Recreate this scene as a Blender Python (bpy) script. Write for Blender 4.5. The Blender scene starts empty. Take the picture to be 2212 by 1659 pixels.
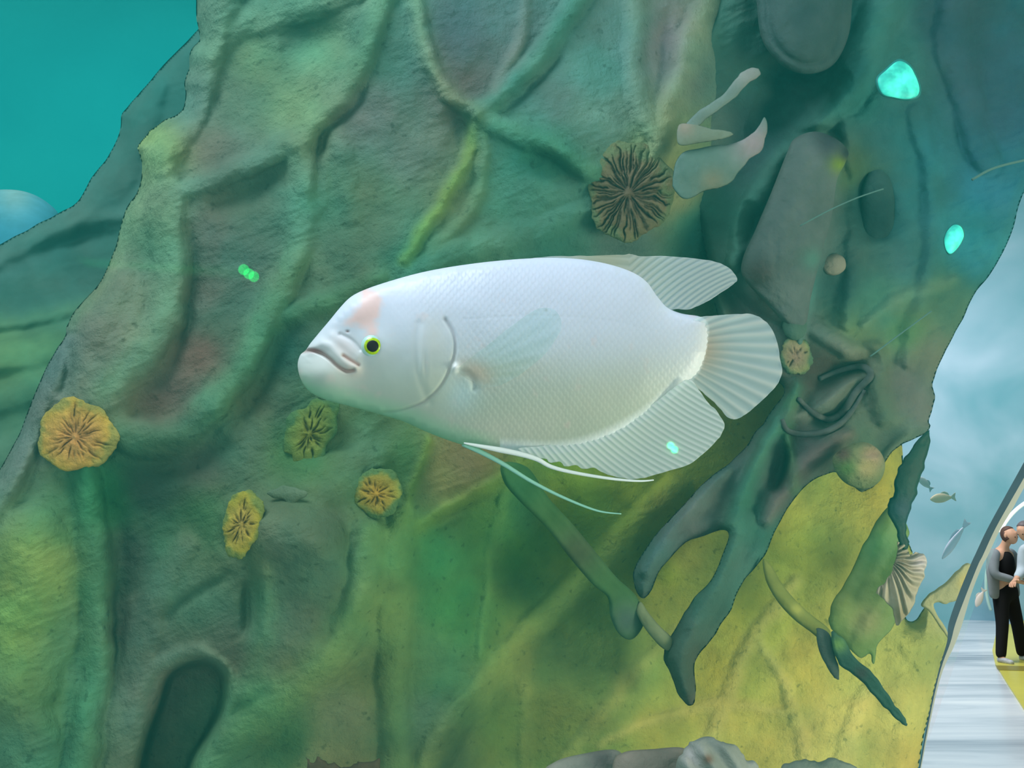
import bpy, math, random
import numpy as np
from mathutils import Vector

random.seed(7)
rng = np.random.default_rng(11)
S = bpy.context.scene
COL = S.collection

# ------------------------------------------------------------------ camera
FPX = 1659.0                       # focal length in pixels of the 2212 x 1659 frame
CAM_Z = 1.6
TILT = math.radians(10.6)          # the visitor holds the phone tilted up a little
cd = bpy.data.cameras.new('camera')
cd.sensor_width = 36.0
cd.lens = 36.0 * FPX / 2212.0
cd.clip_start = 0.02
cd.clip_end = 200
cam = bpy.data.objects.new('camera', cd)
COL.objects.link(cam)
cam.location = (0, 0, CAM_Z)
cam.rotation_euler = (math.radians(90) + TILT, 0, 0)
S.camera = cam

# ------------------------------------------------------------------ view, world, large lights
S.view_settings.view_transform = 'Standard'
S.view_settings.look = 'None'
S.view_settings.gamma = 1
S.view_settings.use_curve_mapping = False
S.view_settings.exposure = 0.0
w = bpy.data.worlds.new('world')
S.world = w
w.use_nodes = True
w.node_tree.nodes['Background'].inputs['Color'].default_value = (0.50, 0.86, 0.84, 1)
w.node_tree.nodes['Background'].inputs['Strength'].default_value = 0.36


def area(name, loc, target, size, power, color, size_y=None):
    l = bpy.data.lights.new(name, 'AREA')
    l.energy = power
    l.color = color
    l.size = size
    if size_y:
        l.shape = 'RECTANGLE'
        l.size_y = size_y
    o = bpy.data.objects.new(name, l)
    COL.objects.link(o)
    o.location = loc
    o.rotation_euler = (Vector(target) - Vector(loc)).to_track_quat('-Z', 'Y').to_euler()
    return o


area('tank_top_light', (-0.9, 0.3, 3.5), (0.1, 1.4, 1.8), 1.0, 50, (0.80, 0.93, 1.0))
area('tank_fill_light', (-2.6, -0.6, 2.2), (0.0, 1.5, 1.7), 1.6, 9, (0.80, 1.0, 0.95))
area('tank_wall_light', (-2.6, 2.9, 4.9), (-2.4, 5.2, 3.2), 2.4, 52, (0.72, 1.0, 0.98))
area('yellow_floor_fill', (2.6, 0.2, 0.9), (0.7, 1.8, 1.1), 1.0, 58, (0.98, 1.0, 0.76))  # fill light added to brighten the yellow floor
area('visitor_side_light', (0.7, -2.4, 1.3), (0.1, 1.3, 1.7), 2.4, 37, (0.92, 0.97, 1.0))
area('hall_light', (3.2, 8.6, 6.5), (4.6, 8.2, 0.0), 3.0, 470, (1.0, 0.97, 0.96))
area('hall_wall_light', (5.0, 9.5, 5.0), (8.2, 14.0, 4.6), 2.5, 130, (0.85, 0.95, 1.0))
area('wall_patch_light', (7.0, 10.6, 5.4), (8.0, 13.2, 4.3), 0.9, 85, (1.0, 0.97, 0.98))  # added to throw the bright patch on the blue wall; no window there

# ------------------------------------------------------------------ helpers: pixels to places
CT, ST = math.cos(TILT), math.sin(TILT)


def PN(px, py, d):
    """points at depth d (metres ahead of the eye) seen at px, py; arrays allowed"""
    px = np.asarray(px, float); py = np.asarray(py, float); d = np.asarray(d, float)
    x = (px - 1106.0) / FPX * d
    u = -(py - 829.5) / FPX * d
    return np.stack([x + 0 * d, d * CT - u * ST, CAM_Z + d * ST + u * CT], -1)


def P(px, py, d):
    return Vector(PN(px, py, d))


def G(px, py, z=0.0):
    """the point of the level z seen at px, py"""
    r = PN(px, py, 1.0) - np.array([0, 0, CAM_Z])
    t = (z - CAM_Z) / r[2]
    return Vector((r[0] * t, r[1] * t, z))


def lin(c):
    c = np.asarray(c, float) / 255.0
    return np.where(c <= 0.04045, c / 12.92, ((c + 0.055) / 1.055) ** 2.4)


def catmull(pts, closed=True, n=8):
    p = np.asarray(pts, float)
    m = len(p)
    out = []
    rngi = range(m) if closed else range(m - 1)
    for i in rngi:
        if closed:
            a, b, c, d = p[(i - 1) % m], p[i], p[(i + 1) % m], p[(i + 2) % m]
        else:
            a, b, c, d = p[max(i - 1, 0)], p[i], p[i + 1], p[min(i + 2, m - 1)]
        for k in range(n):
            t = k / n
            out.append(0.5 * ((2 * b) + (-a + c) * t + (2 * a - 5 * b + 4 * c - d) * t * t + (-a + 3 * b - 3 * c + d) * t ** 3))
    if not closed:
        out.append(p[-1])
    return np.array(out)


def seg_dist(X, Y, poly, closed=False):
    """distance of every point to a polyline, its nearest point and how far along (0..1) it lies"""
    n = len(poly)
    best = np.full(X.shape, 1e18); nx = X.copy(); ny = Y.copy(); al = np.zeros(X.shape)
    m = n if closed else n - 1
    L = [math.dist(poly[i], poly[(i + 1) % n]) for i in range(m)]
    tot = sum(L) or 1.0
    run = 0.0
    for i in range(m):
        ax, ay = poly[i]; bx, by = poly[(i + 1) % n]
        dx, dy = bx - ax, by - ay
        q = dx * dx + dy * dy
        if q < 1e-12:
            continue
        t = np.clip(((X - ax) * dx + (Y - ay) * dy) / q, 0, 1)
        cx = ax + t * dx; cy = ay + t * dy
        d2 = (X - cx) ** 2 + (Y - cy) ** 2
        k = d2 < best
        best = np.where(k, d2, best); nx = np.where(k, cx, nx); ny = np.where(k, cy, ny)
        al = np.where(k, (run + t * L[i]) / tot, al)
        run += L[i]
    return np.sqrt(best), nx, ny, al


def inside(X, Y, poly):
    r = np.zeros(X.shape, bool)
    n = len(poly)
    for i in range(n):
        x1, y1 = poly[i]; x2, y2 = poly[(i + 1) % n]
        if y1 == y2:
            continue
        c = ((y1 > Y) != (y2 > Y)) & (X < (x2 - x1) * (Y - y1) / (y2 - y1) + x1)
        r ^= c
    return r


def vnoise(x, y, seed=0):
    """smooth value noise of unit cells, -1..1"""
    xi = np.floor(x).astype(np.int64); yi = np.floor(y).astype(np.int64)
    fx = x - xi; fy = y - yi
    fx = fx * fx * (3 - 2 * fx); fy = fy * fy * (3 - 2 * fy)

    def h(a, b):
        n = (a * 374761393 + b * 668265263 + seed * 1442695041) & 0xFFFFFFFF
        n = ((n ^ (n >> 13)) * 1274126177) & 0xFFFFFFFF
        return ((n ^ (n >> 16)) & 0xFFFF) / 32767.5 - 1
    return ((h(xi, yi) * (1 - fx) + h(xi + 1, yi) * fx) * (1 - fy) + (h(xi, yi + 1) * (1 - fx) + h(xi + 1, yi + 1) * fx) * fy)


def fbm(x, y, size, octaves=4, seed=0):
    r = 0; a = 1.0; t = 0
    for k in range(octaves):
        r = r + a * vnoise(x / size * 2 ** k + 13.7 * k, y / size * 2 ** k - 7.1 * k, seed + k)
        t += a; a *= 0.5
    return r / t


def blur(a, r):
    for ax in (0, 1):
        k = 2 * r + 1
        p = np.pad(a, [(r, r) if i == ax else (0, 0) for i in (0, 1)], mode='edge')
        c = np.cumsum(p, axis=ax)
        c = np.concatenate([np.zeros_like(np.take(c, [0], axis=ax)), c], axis=ax)
        n = a.shape[ax]
        a = (np.take(c, range(k, k + n), axis=ax) - np.take(c, range(0, n), axis=ax)) / k
    return a


def idw(X, Y, pts, power=3.0, soft=30.0):
    """spread the values of scattered spots (x, y, value...) over a surface"""
    wsum = 0; acc = 0
    for p in pts:
        wt = 1.0 / ((X - p[0]) ** 2 + (Y - p[1]) ** 2 + soft * soft) ** (power / 2)
        wsum = wsum + wt
        acc = acc + wt[..., None] * np.asarray(p[2:], float)
    return acc / wsum[..., None]


def inflate(X, Y, poly, dist, cells=70):
    """a smooth pillow height (0 on the outline, 1 at its fattest spot)"""
    x0, y0 = poly.min(0); x1, y1 = poly.max(0)
    s = max(x1 - x0, y1 - y0) / cells
    gx = np.arange(x0 - 2 * s, x1 + 2.5 * s, s); gy = np.arange(y0 - 2 * s, y1 + 2.5 * s, s)
    A, B = np.meshgrid(gx, gy)
    m = inside(A, B, poly)
    u = np.zeros(A.shape)
    for _ in range(1200):
        v = 0.25 * (np.roll(u, 1, 0) + np.roll(u, -1, 0) + np.roll(u, 1, 1) + np.roll(u, -1, 1) + 1)
        u = np.where(m, v, 0)
    d, _, _, _ = seg_dist(A, B, poly, True)
    g = np.where(m, u / np.maximum(d, 0.6 * s), 0); wgt = m.astype(float)
    for _ in range(4):                                   # carry the ratio a little over the edge
        gg = sum(np.roll(g * wgt, a, b) for a, b in ((1, 0), (-1, 0), (1, 1), (-1, 1)))
        ww = sum(np.roll(wgt, a, b) for a, b in ((1, 0), (-1, 0), (1, 1), (-1, 1)))
        new = (wgt == 0) & (ww > 0)
        g = np.where(new, gg / np.maximum(ww, 1e-9), g); wgt = np.where(new, 1.0, wgt)
    fx = np.clip((X - gx[0]) / s, 0, len(gx) - 1.001); fy = np.clip((Y - gy[0]) / s, 0, len(gy) - 1.001)
    i = fx.astype(int); j = fy.astype(int); fx = fx - i; fy = fy - j

    def pick(a):
        return (a[j, i] * (1 - fx) + a[j, i + 1] * fx) * (1 - fy) + (a[j + 1, i] * (1 - fx) + a[j + 1, i + 1] * fx) * fy
    step = abs(X[0, len(X[0]) // 2] - X[0, len(X[0]) // 2 - 1]) or 2.0
    k = max(1, int(round(s / max(step, 0.5))))
    core = blur(blur(pick(u), k), k)
    near = pick(g) * dist
    t = np.clip((dist / s - 1.0) / 2.5, 0, 1); t = t * t * (3 - 2 * t)
    h = np.sqrt(np.maximum(near * (1 - t) + core * t, 0))
    return h / max(h.max(), 1e-9)


# ------------------------------------------------------------------ helpers: objects
def tag(o, label=None, cat=None, group=None, kind=None):
    if label: o['label'] = label
    if cat: o['category'] = cat
    if group: o['group'] = group
    if kind: o['kind'] = kind
    return o


def empty(name, loc, label, cat, group=None):
    o = bpy.data.objects.new(name, None)
    o.empty_display_size = 0.05
    o.location = loc
    COL.objects.link(o)
    return tag(o, label, cat, group)


def mesh_object(name, verts, faces, mat, parent=None, colors=None, smooth=True):
    verts = np.asarray(verts, float)
    if parent is not None:
        org = np.array(root_loc(parent))
    else:
        org = verts.mean(0); org[2] = verts[:, 2].min()
    me = bpy.data.meshes.new(name)
    if isinstance(faces, np.ndarray):
        nf, k = faces.shape
        me.vertices.add(len(verts)); me.vertices.foreach_set('co', (verts - org).astype(np.float32).ravel())
        me.loops.add(nf * k); me.loops.foreach_set('vertex_index', faces.astype(np.int32).ravel())
        me.polygons.add(nf); me.polygons.foreach_set('loop_start', np.arange(0, nf * k, k, dtype=np.int32))
        me.update(calc_edges=True)
    else:
        me.from_pydata([tuple(v - org) for v in verts], [], faces)
    me.validate()
    if smooth:
        me.polygons.foreach_set('use_smooth', np.ones(len(me.polygons), bool))
    if colors is not None:
        a = me.color_attributes.new('Col', 'FLOAT_COLOR', 'POINT')
        c = np.ones((len(verts), 4), np.float32); c[:, :3] = colors
        a.data.foreach_set('color', c.ravel())
    me.materials.append(mat)
    o = bpy.data.objects.new(name, me)
    COL.objects.link(o)
    if parent is not None:
        o.parent = parent
    else:
        o.location = org
    return o


def root_loc(o):
    v = Vector(o.location)
    while o.parent is not None:
        o = o.parent; v = v + o.location
    return v


def relief(name, outline, step, depth, thick, mat, parent=None, color=None, smooth_outline=True, ragged=0.0, seed=0):
    """a solid whose silhouette is the outline; depth(X, Y, dist, pillow) is its front, thick its greatest thickness"""
    if smooth_outline:
        poly = catmull(outline)
    else:
        q_ = np.asarray(outline, float); q_ = np.concatenate([q_, q_[:1]])
        poly = np.concatenate([q_[i] + (q_[i + 1] - q_[i]) * np.linspace(0, 1, 6)[:-1, None] for i in range(len(q_) - 1)])
    if ragged:
        t = np.arange(len(poly))
        poly = poly + ragged * np.stack([vnoise(t * 0.37, t * 0 + seed, 3), vnoise(t * 0.37, t * 0 + seed + 9, 5)], -1)
    x0, y0 = poly.min(0) - step * 1.5; x1, y1 = poly.max(0) + step * 1.5
    X, Y = np.meshgrid(np.arange(x0, x1 + step, step), np.arange(y0, y1 + step, step))
    d, nx, ny, _ = seg_dist(X, Y, poly, True)
    m = inside(X, Y, poly)
    X2 = np.where(m, X, nx); Y2 = np.where(m, Y, ny); d = np.where(m, d, 0)
    pil = inflate(X2, Y2, poly, d)
    D = depth(X2, Y2, d, pil)
    front = PN(X2, Y2, D)
    back = PN(X2, Y2, D + thick * np.maximum(pil, 0) + 1e-5 * (d > 0))
    H, W = X.shape
    idx = np.arange(H * W).reshape(H, W)
    q = np.stack([idx[:-1, :-1], idx[1:, :-1], idx[1:, 1:], idx[:-1, 1:]], -1).reshape(-1, 4)
    keep = m.ravel()[q].any(1)
    q = q[keep]
    bidx = np.where(m, idx + H * W, idx).ravel()
    qb = bidx[q][:, ::-1]
    allf = np.concatenate([q, qb])
    V = np.concatenate([front.reshape(-1, 3), back.reshape(-1, 3)])
    C = None
    if color is not None:
        c = color(X2, Y2, d, pil)
        c = np.broadcast_to(c, X.shape + (3,)).reshape(-1, 3)
        C = np.concatenate([c, c])
    used = np.zeros(len(V), bool); used[allf.ravel()] = True
    remap = np.cumsum(used) - 1
    allf = remap[allf]
    return mesh_object(name, V[used], allf, mat, parent, None if C is None else C[used])


def tube(name, pts, radii, mat, parent=None, seg=8):
    pts = [Vector(p) for p in pts]
    V = []; F = []
    n = len(pts)
    for i, p in enumerate(pts):
        t = (pts[min(i + 1, n - 1)] - pts[max(i - 1, 0)]).normalized()
        u = t.cross(Vector((0.1, 1, 0.13))).normalized(); v = t.cross(u)
        for k in range(seg):
            a = 2 * math.pi * k / seg
            V.append(p + radii[i] * (math.cos(a) * u + math.sin(a) * v))
    for i in range(n - 1):
        for k in range(seg):
            F.append((i * seg + k, i * seg + (k + 1) % seg, (i + 1) * seg + (k + 1) % seg, (i + 1) * seg + k))
    F.append(tuple(range(seg - 1, -1, -1))); F.append(tuple((n - 1) * seg + k for k in range(seg)))
    return mesh_object(name, [tuple(v) for v in V], F, mat, parent)


# ------------------------------------------------------------------ materials
def new_mat(name):
    m = bpy.data.materials.new(name)
    m.use_nodes = True
    return m, m.node_tree.nodes, m.node_tree.links, m.node_tree.nodes['Principled BSDF']


def noise_node(N, L, scale, detail=4, rough=0.6, stretch=None):
    tc = N.new('ShaderNodeTexCoord')
    t = N.new('ShaderNodeTexNoise')
    t.inputs['Scale'].default_value = scale
    t.inputs['Detail'].default_value = detail
    t.inputs['Roughness'].default_value = rough
    if stretch:
        mp = N.new('ShaderNodeMapping'); mp.inputs['Scale'].default_value = stretch
        L.new(tc.outputs['Object'], mp.inputs[0]); L.new(mp.outputs[0], t.inputs['Vector'])
    else:
        L.new(tc.outputs['Object'], t.inputs['Vector'])
    return t


def bark_mat(name, rough=0.85, bump=0.5, speck=True, fine=140.0, spec=0.25):
    """painted render: pigment and painted-in light from the surface's colour map, with pits, grain and specks"""
    m, N, L, B = new_mat(name)
    at = N.new('ShaderNodeAttribute'); at.attribute_name = 'Col'
    n1 = noise_node(N, L, 9, 6, 0.65)
    n2 = noise_node(N, L, fine, 5, 0.7)
    mx = N.new('ShaderNodeMix'); mx.data_type = 'RGBA'; mx.blend_type = 'MULTIPLY'
    r1 = N.new('ShaderNodeValToRGB')
    r1.color_ramp.elements[0].position = 0.3; r1.color_ramp.elements[0].color = (0.62, 0.68, 0.62, 1)
    r1.color_ramp.elements[1].position = 0.72; r1.color_ramp.elements[1].color = (1.3, 1.26, 1.25, 1)
    L.new(n1.outputs['Fac'], r1.inputs[0])
    mx.inputs[0].default_value = 0.65
    L.new(at.outputs['Color'], mx.inputs[6]); L.new(r1.outputs[0], mx.inputs[7])
    last = mx.outputs[2]
    if speck:
        vo = N.new('ShaderNodeTexNoise'); vo.inputs['Scale'].default_value = 55; vo.inputs['Detail'].default_value = 3
        tc = N.new('ShaderNodeTexCoord'); L.new(tc.outputs['Object'], vo.inputs['Vector'])
        r2 = N.new('ShaderNodeValToRGB')
        r2.color_ramp.elements[0].position = 0.27; r2.color_ramp.elements[0].color = (0.3, 0.36, 0.33, 1)
        r2.color_ramp.elements[1].position = 0.36; r2.color_ramp.elements[1].color = (1, 1, 1, 1)
        L.new(vo.outputs['Fac'], r2.inputs[0])
        m2 = N.new('ShaderNodeMix'); m2.data_type = 'RGBA'; m2.blend_type = 'MULTIPLY'; m2.inputs[0].default_value = 0.55
        L.new(last, m2.inputs[6]); L.new(r2.outputs[0], m2.inputs[7]); last = m2.outputs[2]
    L.new(last, B.inputs['Base Color'])
    bp = N.new('ShaderNodeBump'); bp.inputs['Strength'].default_value = bump; bp.inputs['Distance'].default_value = 0.004
    L.new(n2.outputs['Fac'], bp.inputs['Height'])
    bp2 = N.new('ShaderNodeBump'); bp2.inputs['Strength'].default_value = bump * 0.7; bp2.inputs['Distance'].default_value = 0.02
    n3 = noise_node(N, L, 30, 5, 0.6)
    L.new(n3.outputs['Fac'], bp2.inputs['Height']); L.new(bp.outputs[0], bp2.inputs['Normal'])
    L.new(bp2.outputs[0], B.inputs['Normal'])
    B.inputs['Roughness'].default_value = rough
    B.inputs['Specular IOR Level'].default_value = spec
    return m


def flat_mat(name, c, rough=0.6, spec=0.3, vary=0.0, scale=20, emit=None, es=1.0, bump=0.0):
    m, N, L, B = new_mat(name)
    c = tuple(lin(c)) + (1,)
    B.inputs['Base Color'].default_value = c
    B.inputs['Roughness'].default_value = rough
    B.inputs['Specular IOR Level'].default_value = spec
    if vary or bump:
        n = noise_node(N, L, scale, 5)
        if vary:
            r = N.new('ShaderNodeValToRGB')
            r.color_ramp.elements[0].position = 0.3; r.color_ramp.elements[1].position = 0.7
            r.color_ramp.elements[0].color = tuple(v * (1 - vary) for v in c[:3]) + (1,)
            r.color_ramp.elements[1].color = tuple(min(v * (1 + vary), 1) for v in c[:3]) + (1,)
            L.new(n.outputs['Fac'], r.inputs[0]); L.new(r.outputs[0], B.inputs['Base Color'])
        if bump:
            b = N.new('ShaderNodeBump'); b.inputs['Strength'].default_value = bump; b.inputs['Distance'].default_value = 0.01
            L.new(n.outputs['Fac'], b.inputs['Height']); L.new(b.outputs[0], B.inputs['Normal'])
    if emit is not None:
        B.inputs['Emission Color'].default_value = tuple(lin(emit)) + (1,)
        B.inputs['Emission Strength'].default_value = es
    return m


M_bark = bark_mat('painted_bark', bump=0.75)
M_rock = bark_mat('rock_skin', bump=0.35, fine=60, speck=False)
M_soft = bark_mat('smooth_paint', bump=0.12, fine=50, speck=False)
M_stump = bark_mat('cracked_end', bump=0.8, fine=200)
M_leaf = bark_mat('leaf_skin', bump=0.15, fine=120, speck=False, rough=0.6)

M_twig = flat_mat('twig_skin', (78, 112, 104), 0.9)
M_loop = flat_mat('reflected_loop_skin', (70, 78, 74), 0.9, vary=0.4, scale=25)

# ------------------------------------------------------------------ tank walls and hall
def grid_wall(name, pts_fn, nu, nv, mat, label=None, thick=0.1):
    V = []; F = []
    for j in range(nv + 1):
        for i in range(nu + 1):
            V.append(tuple(pts_fn(i / nu, j / nv)))
    for j in range(nv):
        for i in range(nu):
            a = j * (nu + 1) + i
            F.append((a, a + 1, a + nu + 2, a + nu + 1))
    o = mesh_object(name, V, F, mat)
    md = o.modifiers.new('thickness', 'SOLIDIFY'); md.thickness = thick; md.offset = 0
    tag(o, label, kind='structure')
    return o


m_teal, N, L, B = new_mat('teal_tank_wall')
nn = noise_node(N, L, 0.5, 3, 0.5)
rr = N.new('ShaderNodeValToRGB')
rr.color_ramp.elements[0].position = 0.35; rr.color_ramp.elements[0].color = (0.001, 0.30, 0.31, 1)
rr.color_ramp.elements[1].position = 0.7; rr.color_ramp.elements[1].color = (0.006, 0.38, 0.37, 1)
L.new(nn.outputs['Fac'], rr.inputs[0]); L.new(rr.outputs[0], B.inputs['Base Color'])
B.inputs['Roughness'].default_value = 0.9; B.inputs['Specular IOR Level'].default_value = 0.0
grid_wall('wall_back', lambda u, v: (-6.5 + 8.2 * u, 5.6 - 1.6 * (2 * u - 1) ** 2, -0.2 + 6.5 * v), 24, 4, m_teal,
          'plain teal rear wall of the fish tank behind the trunk')

m_blue, N, L, B = new_mat('blue_water_wall')
n1 = noise_node(N, L, 0.5, 4, 0.5, (1, 1, 1.3)); n1.inputs['Distortion'].default_value = 0.5  # light and dark noise paints in reflections of the water surface
rr = N.new('ShaderNodeValToRGB')
rr.color_ramp.elements[0].position = 0.25; rr.color_ramp.elements[0].color = (0.12, 0.30, 0.38, 1)
rr.color_ramp.elements[1].position = 0.85; rr.color_ramp.elements[1].color = (0.44, 0.60, 0.72, 1)
L.new(n1.outputs['Fac'], rr.inputs[0]); L.new(rr.outputs[0], B.inputs['Base Color'])
B.inputs['Roughness'].default_value = 0.8; B.inputs['Specular IOR Level'].default_value = 0.1
grid_wall('wall_right', lambda u, v: (1.0 + 16.0 * u, 15.2 - 5.5 * u * u, -4.0 + 17 * v), 30, 8, m_blue,
          'pale blue water wall across the hall, mottled with painted reflections')

# hall floor: pale grey veined marble
m_marble, N, L, B = new_mat('veined_marble')
n1 = noise_node(N, L, 0.55, 8, 0.6, (0.35, 2.6, 1)); n1.inputs['Distortion'].default_value = 1.0
rr = N.new('ShaderNodeValToRGB')
e = rr.color_ramp.elements
e[0].position = 0.30; e[0].color = (0.22, 0.26, 0.31, 1)
e[1].position = 0.66; e[1].color = (0.82, 0.83, 0.86, 1)
k = e.new(0.42); k.color = (0.46, 0.50, 0.56, 1)
k = e.new(0.52); k.color = (0.66, 0.69, 0.75, 1)
L.new(n1.outputs['Fac'], rr.inputs[0]); L.new(rr.outputs[0], B.inputs['Base Color'])
B.inputs['Roughness'].default_value = 0.25; B.inputs['Specular IOR Level'].default_value = 0.35
fl = [G(1960, 1760), G(1985, 1659), G(2020, 1500), G(2050, 1400), G(2085, 1334), G(2120, 1318), G(2165, 1308), G(2230, 1304),
      G(2360, 1304), G(2560, 1400), G(2560, 1760)]
V = [tuple(p) for p in fl] + [(p.x, p.y, -0.08) for p in fl]
nfl = len(fl)
F = [tuple(range(nfl)), tuple(range(2 * nfl - 1, nfl - 1, -1))] + [(i, i + nfl, (i + 1) % nfl + nfl, (i + 1) % nfl) for i in range(nfl)]
o = mesh_object('floor', V, F, m_marble, smooth=False)
tag(o, 'pale grey veined marble floor of the hall', kind='structure')


# ------------------------------------------------------------------ the sculpted tree
# ridges: (points, half width in px, height factor, paint colour or None)
RIDGES = [
    ([(520, -160), (490, -40), (462, 60), (440, 130), (424, 200), (405, 255), (365, 305), (345, 350)], 42, 0.9, None),
    ([(345, 340), (350, 400), (358, 470), (368, 560), (362, 650), (335, 720), (290, 790), (225, 850)], 46, 0.8, (100, 160, 120)),
    ([(306, 330), (296, 400), (262, 500), (225, 590), (180, 655), (150, 700)], 22, 0.8, (105, 150, 110)),
    ([(240, 640), (220, 720), (200, 800), (190, 880)], 95, 0.45, None),
    ([(140, 735), (95, 830), (62, 930), (22, 1030), (-40, 1130), (-120, 1240)], 36, 1.2, (105, 130, 130)),
    ([(250, 935), (330, 948), (400, 928), (455, 880)], 42, 0.9, (85, 140, 100)),
    ([(455, 880), (520, 795), (560, 715), (600, 630), (640, 560)], 33, 1.0, (95, 165, 115)),
    ([(640, 560), (652, 480), (655, 400), (642, 310)], 34, 0.7, (90, 150, 120)),
    ([(642, 310), (690, 250), (750, 190), (782, 120), (805, 50), (840, -40), (860, -160)], 30, 0.9, (95, 150, 110)),
    ([(395, 408), (480, 380), (560, 345), (630, 300)], 26, 0.9, (85, 130, 110)),
    ([(575, 705), (650, 665), (740, 640), (820, 600)], 24, 0.7, (65, 130, 90)),
    ([(445, 110), (520, 50), (640, 15), (780, -40)], 45, 0.5, (95, 140, 110)),
    ([(700, 250), (740, 340), (760, 470)], 26, 0.4, None),
    ([(700, 330), (690, 420), (675, 520)], 16, 0.6, None),
    # the cross of roots
    ([(885, -160), (895, -20), (912, 70), (938, 160), (985, 215), (1030, 243)], 22, 1.1, (120, 160, 120)),
    ([(1030, 245), (1095, 195), (1165, 120), (1225, 35), (1260, -30), (1300, -160)], 26, 1.0, (70, 145, 120)),
    ([(1150, -160), (1140, -20), (1125, 70), (1100, 130), (1070, 190)], 15, 0.8, (110, 130, 120)),
    ([(1032, 248), (1015, 315), (990, 375), (955, 440), (915, 500), (870, 560)], 15, 1.3, (118, 172, 76)),
    ([(1045, 265), (1040, 350), (1028, 430), (985, 490), (930, 535)], 14, 0.9, (100, 150, 110)),
    ([(1045, 255), (1120, 285), (1200, 325), (1280, 372)], 32, 0.8, (80, 150, 115)),
    ([(1380, -160), (1375, -20), (1372, 80), (1372, 170), (1388, 240), (1425, 310)], 26, 0.9, (105, 150, 130)),
    ([(1590, -160), (1545, -20), (1502, 70), (1475, 160), (1450, 240), (1425, 320), (1395, 380)], 32, 1.0, (130, 165, 125)),
    ([(1280, 455), (1170, 500), (1060, 525), (960, 555), (880, 590)], 30, 0.6, (75, 140, 115)),
    ([(1090, 560), (1180, 530), (1290, 515), (1380, 525)], 20, 0.5, None),
    # lower left
    ([(185, 1010), (200, 1130), (212, 1280), (208, 1440), (185, 1570), (160, 1820)], 36, 0.9, (70, 150, 105)),
    ([(60, 1180), (70, 1320), (50, 1450)], 110, 0.35, (125, 175, 90)),
    ([(20, 1500), (60, 1600), (60, 1820)], 70, 0.4, None),
    ([(400, 1180), (330, 1290), (300, 1420), (270, 1560), (255, 1820)], 40, 0.4, (95, 130, 105)),
    ([(280, 1560), (310, 1470), (360, 1425), (430, 1408), (478, 1440)], 16, 0.8, (110, 155, 130)),
    ([(545, 1190), (568, 1250), (570, 1330), (556, 1420), (530, 1500)], 30, 0.8, (95, 155, 110)),
    ([(478, 1440), (500, 1500), (480, 1560), (440, 1640), (400, 1720)], 20, 0.8, (95, 150, 110)),
    ([(800, 1150), (795, 1230), (770, 1320), (720, 1410), (650, 1490), (560, 1560), (470, 1640), (400, 1740)], 44, 0.8, (115, 165, 95)),
    ([(640, 1120), (660, 1250), (640, 1380), (590, 1470)], 90, 0.35, None),
    ([(600, 1080), (700, 1040), (790, 1010)], 60, 0.4, None),
    ([(535, 1128), (600, 1140), (690, 1170)], 74, 0.8, (100, 128, 100)),
    ([(865, 1120), (862, 1250), (852, 1400), (852, 1550), (858, 1820)], 38, 0.75, (105, 155, 85)),
    ([(925, 950), (905, 1000), (885, 1060), (872, 1120)], 11, 1.2, (110, 160, 70)),
    ([(1145, 985), (1060, 1055), (970, 1100), (905, 1140)], 18, 0.9, (120, 170, 70)),
    ([(1100, 1030), (1082, 1110), (1062, 1210), (1050, 1310), (1034, 1420)], 14, 1.1, (100, 165, 90)),
    ([(1040, 1400), (1045, 1480)], 16, 0.5, None),
    ([(860, 1820), (920, 1670), (980, 1570), (1060, 1470), (1150, 1365), (1240, 1270), (1310, 1205), (1390, 1130), (1460, 1050)], 38, 0.8, (146, 178, 92)),
    ([(1180, 980), (1290, 1080), (1370, 1160), (1440, 1240)], 30, 0.5, (125, 175, 60)),
    ([(1290, 1040), (1380, 1090), (1470, 1110)], 22, 0.5, None),
    ([(1160, 1820), (1230, 1640), (1310, 1540), (1390, 1440), (1460, 1370)], 22, 0.6, (176, 196, 104)),
    ([(1130, 1430), (1138, 1540), (1135, 1700)], 20, 0.55, (146, 174, 92)),
    ([(1480, 1820), (1530, 1620), (1575, 1500), (1612, 1400), (1655, 1340), (1720, 1260)], 20, 0.62, (204, 210, 120)),
    ([(1640, 1385), (1690, 1470), (1730, 1590), (1740, 1720)], 16, 0.6, (200, 206, 116)),
    ([(1300, 1610), (1420, 1550), (1560, 1525), (1700, 1535)], 14, 0.6, (196, 204, 112)),
    ([(1640, 1130), (1720, 1200), (1850, 1260), (1960, 1380), (2010, 1450)], 30, 0.35, None),
    ([(1800, 1820), (1830, 1600), (1880, 1480)], 24, 0.5, (200, 208, 118)),
]
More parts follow.
